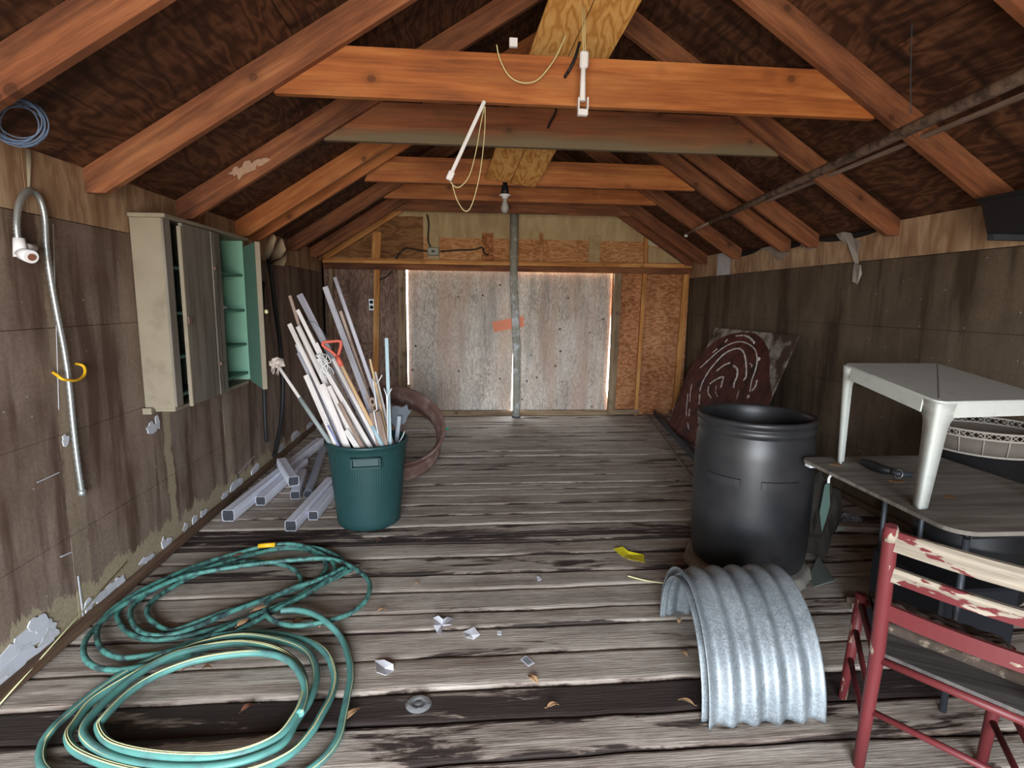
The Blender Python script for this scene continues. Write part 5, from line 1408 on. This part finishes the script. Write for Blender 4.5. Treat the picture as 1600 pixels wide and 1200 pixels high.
scrap([(592, 614), (640, 610), (685, 632), (688, 664), (650, 688), (604, 672)], 'paper_scrap', M_paper, 'rounded white paper disc folded up near the teal hose', 'paper', curl=.010)
scrap([(1404, 192), (1420, 196), (1428, 210), (1408, 216)], 'paper_scrap', M_paper, 'tiny white paper fragment near the yellow tape', 'paper', curl=.003)
t = thing('sticker', 'small printed white label lying on the floor boards', 'label', tuple(pz(823, 1034, .003)))
lab = [pz(400 + x * .3125, 840 + y * .3125, .004) for x, y in [(1322, 608), (1350, 590), (1394, 628), (1362, 646)]]
m = MB(); m.slab(lab, (0, 0, 1), .001); m.done('paper', M_paper, t)
m = MB()
for k in range(4):
    f_ = .18 + .2 * k
    a = lab[0] + (lab[1] - lab[0]) * .15 + (lab[3] - lab[0]) * f_ * 1.0; b_ = lab[0] + (lab[1] - lab[0]) * .85 + (lab[3] - lab[0]) * f_
    a = lab[0].lerp(lab[1], f_).lerp(lab[3].lerp(lab[2], f_), .12); b_ = lab[0].lerp(lab[1], f_).lerp(lab[3].lerp(lab[2], f_), .86)
    m.beam(a + Vector((0, 0, .0014)), b_ + Vector((0, 0, .0014)), .0045, .0004, (0, 0, 1), 0)
m.done('print', plain('label_print', srgb(70, 86, 84), .8), t)
scrap([(1212, 905), (1265, 890), (1300, 918), (1395, 940), (1400, 985), (1300, 965), (1268, 952)], 'yellow_tape', M_tape, 'folded strip of bright yellow tape on the floor before the barrel', 'tape', s=.2625, ox=640, oy=620, curl=.006)
P = [pz(640 + x * .2625, 620 + y * .2625, .006) for x, y in [(1300, 1066), (1350, 1080), (1420, 1096), (1515, 1110)]]
m = MB(); m.tube(spline(P, 5), [.004] * 15 + [.002], 6); m.own('straw', M_stripe, 'pale straw on the floor left of the corrugated arch', 'straw')
# clear lid
lc = pz(654, 1101, .004); cl = NT('clear_plastic', .12, spec=.6); cl.col((.8, .83, .84, 1)); cl.b.inputs['Transmission Weight'].default_value = .88; cl.b.inputs['IOR'].default_value = 1.2
m = MB(); m.lathe([(0, .006), (.012, .006), (.013, .003), (.022, .003), (.024, .008), (.040, .009), (.042, .002), (.05, .002), (.05, .0035), (.043, .0045), (.041, .0105), (.023, .0095), (.021, .0045), (.014, .0045), (.013, .0075), (0, .0075)], lc, 40)
m.own('plastic_disc', cl.m, 'clear round plastic cup lid on the dark floor board', 'plastic disc')
def leaf_obj(px, py, L, Wd, ang, mat, lb, bend=.012, z=.004):
    m = MB(); c = pz(px, py, z); d = Vector((math.cos(ang), math.sin(ang), 0)); s_ = Vector((-d.y, d.x, 0)); N = 8; rows = []
    for i in range(N + 1):
        u = i / N; w = Wd * math.sin(PI * min(.98, max(.02, u)) ** .8)
        h = bend * math.sin(PI * u)
        rows.append([m.v(c + d * (u - .5) * L + s_ * w * k + Vector((0, 0, h + abs(k) * bend * .6))) for k in (-.5, -.25, 0, .25, .5)])
    for A_, B__ in zip(rows, rows[1:]):
        for k in range(4): m.face([A_[k], A_[k + 1], B__[k + 1], B__[k]], True)
    m.tube([c - d * L * .5, c - d * L * .68 + Vector((0, 0, .002))], .001, 5)
    o = m.own('dry_leaf', mat, lb, 'leaf', 'dry leaves on the floor'); sf = o.modifiers.new('thick', 'SOLIDIFY'); sf.thickness = .0008
    return o
leaf_obj(467, 976, .075, .045, 1.2, M_leaf, 'curled tan leaf, left one of the pair near the hose bend', .02)
leaf_obj(497, 975, .075, .045, 2.0, M_leaf, 'curled tan leaf, right one of the pair near the hose bend', .02)
leaf_obj(832, 1062, .06, .035, 2.2, M_leaf, 'tan leaf below the printed label')
leaf_obj(864, 1104, .05, .025, .2, M_leaf, 'pale leaf on the dark board at the bottom middle')
leaf_obj(597, 955, .05, .02, .3, M_leaf, 'brown leaf on the boards right of the hose coil')
leaf_obj(549, 1118, .09, .03, .9, M_leaf, 'long yellowish leaf beside the curving hose at the bottom')
leaf_obj(374, 867, .06, .03, .6, M_leaf_b, 'brown leaf lying on the far part of the old hose', .006, .06)
leaf_obj(381, 972, .07, .035, 1.1, M_leaf, 'tan leaf resting on the middle of the hose coil', .006, .085)
leaf_obj(407, 951, .07, .03, .6, M_leaf, 'pale leaf resting on the crossing hoses', .006, .09)
leaf_obj(294, 1046, .05, .02, .5, M_leaf_b, 'reddish brown leaf between the two hose coils')
leaf_obj(324, 1045, .04, .02, .1, M_leaf_b, 'small reddish leaf right of the reddish brown one')
leaf_obj(387, 1107, .05, .025, .8, M_leaf_b, 'reddish leaf on the dark board inside the teal coil')
leaf_obj(1062, 972, .035, .02, .8, M_leaf, 'small orange brown leaf beside the corrugated arch')
leaf_obj(1068, 1023, .04, .025, 2.3, M_leaf, 'yellow brown leaf beside the lower edge of the corrugated arch')
leaf_obj(1072, 1098, .06, .02, 2.6, M_leaf, 'pale curled leaf at the bottom left of the corrugated arch')
leaf_obj(593, 846, .03, .02, .2, M_leaf_b, 'tiny orange leaf in front of the green bin')
leaf_obj(652, 914, .03, .02, .2, M_leaf, 'tiny tan leaf on the boards in the middle of the floor')
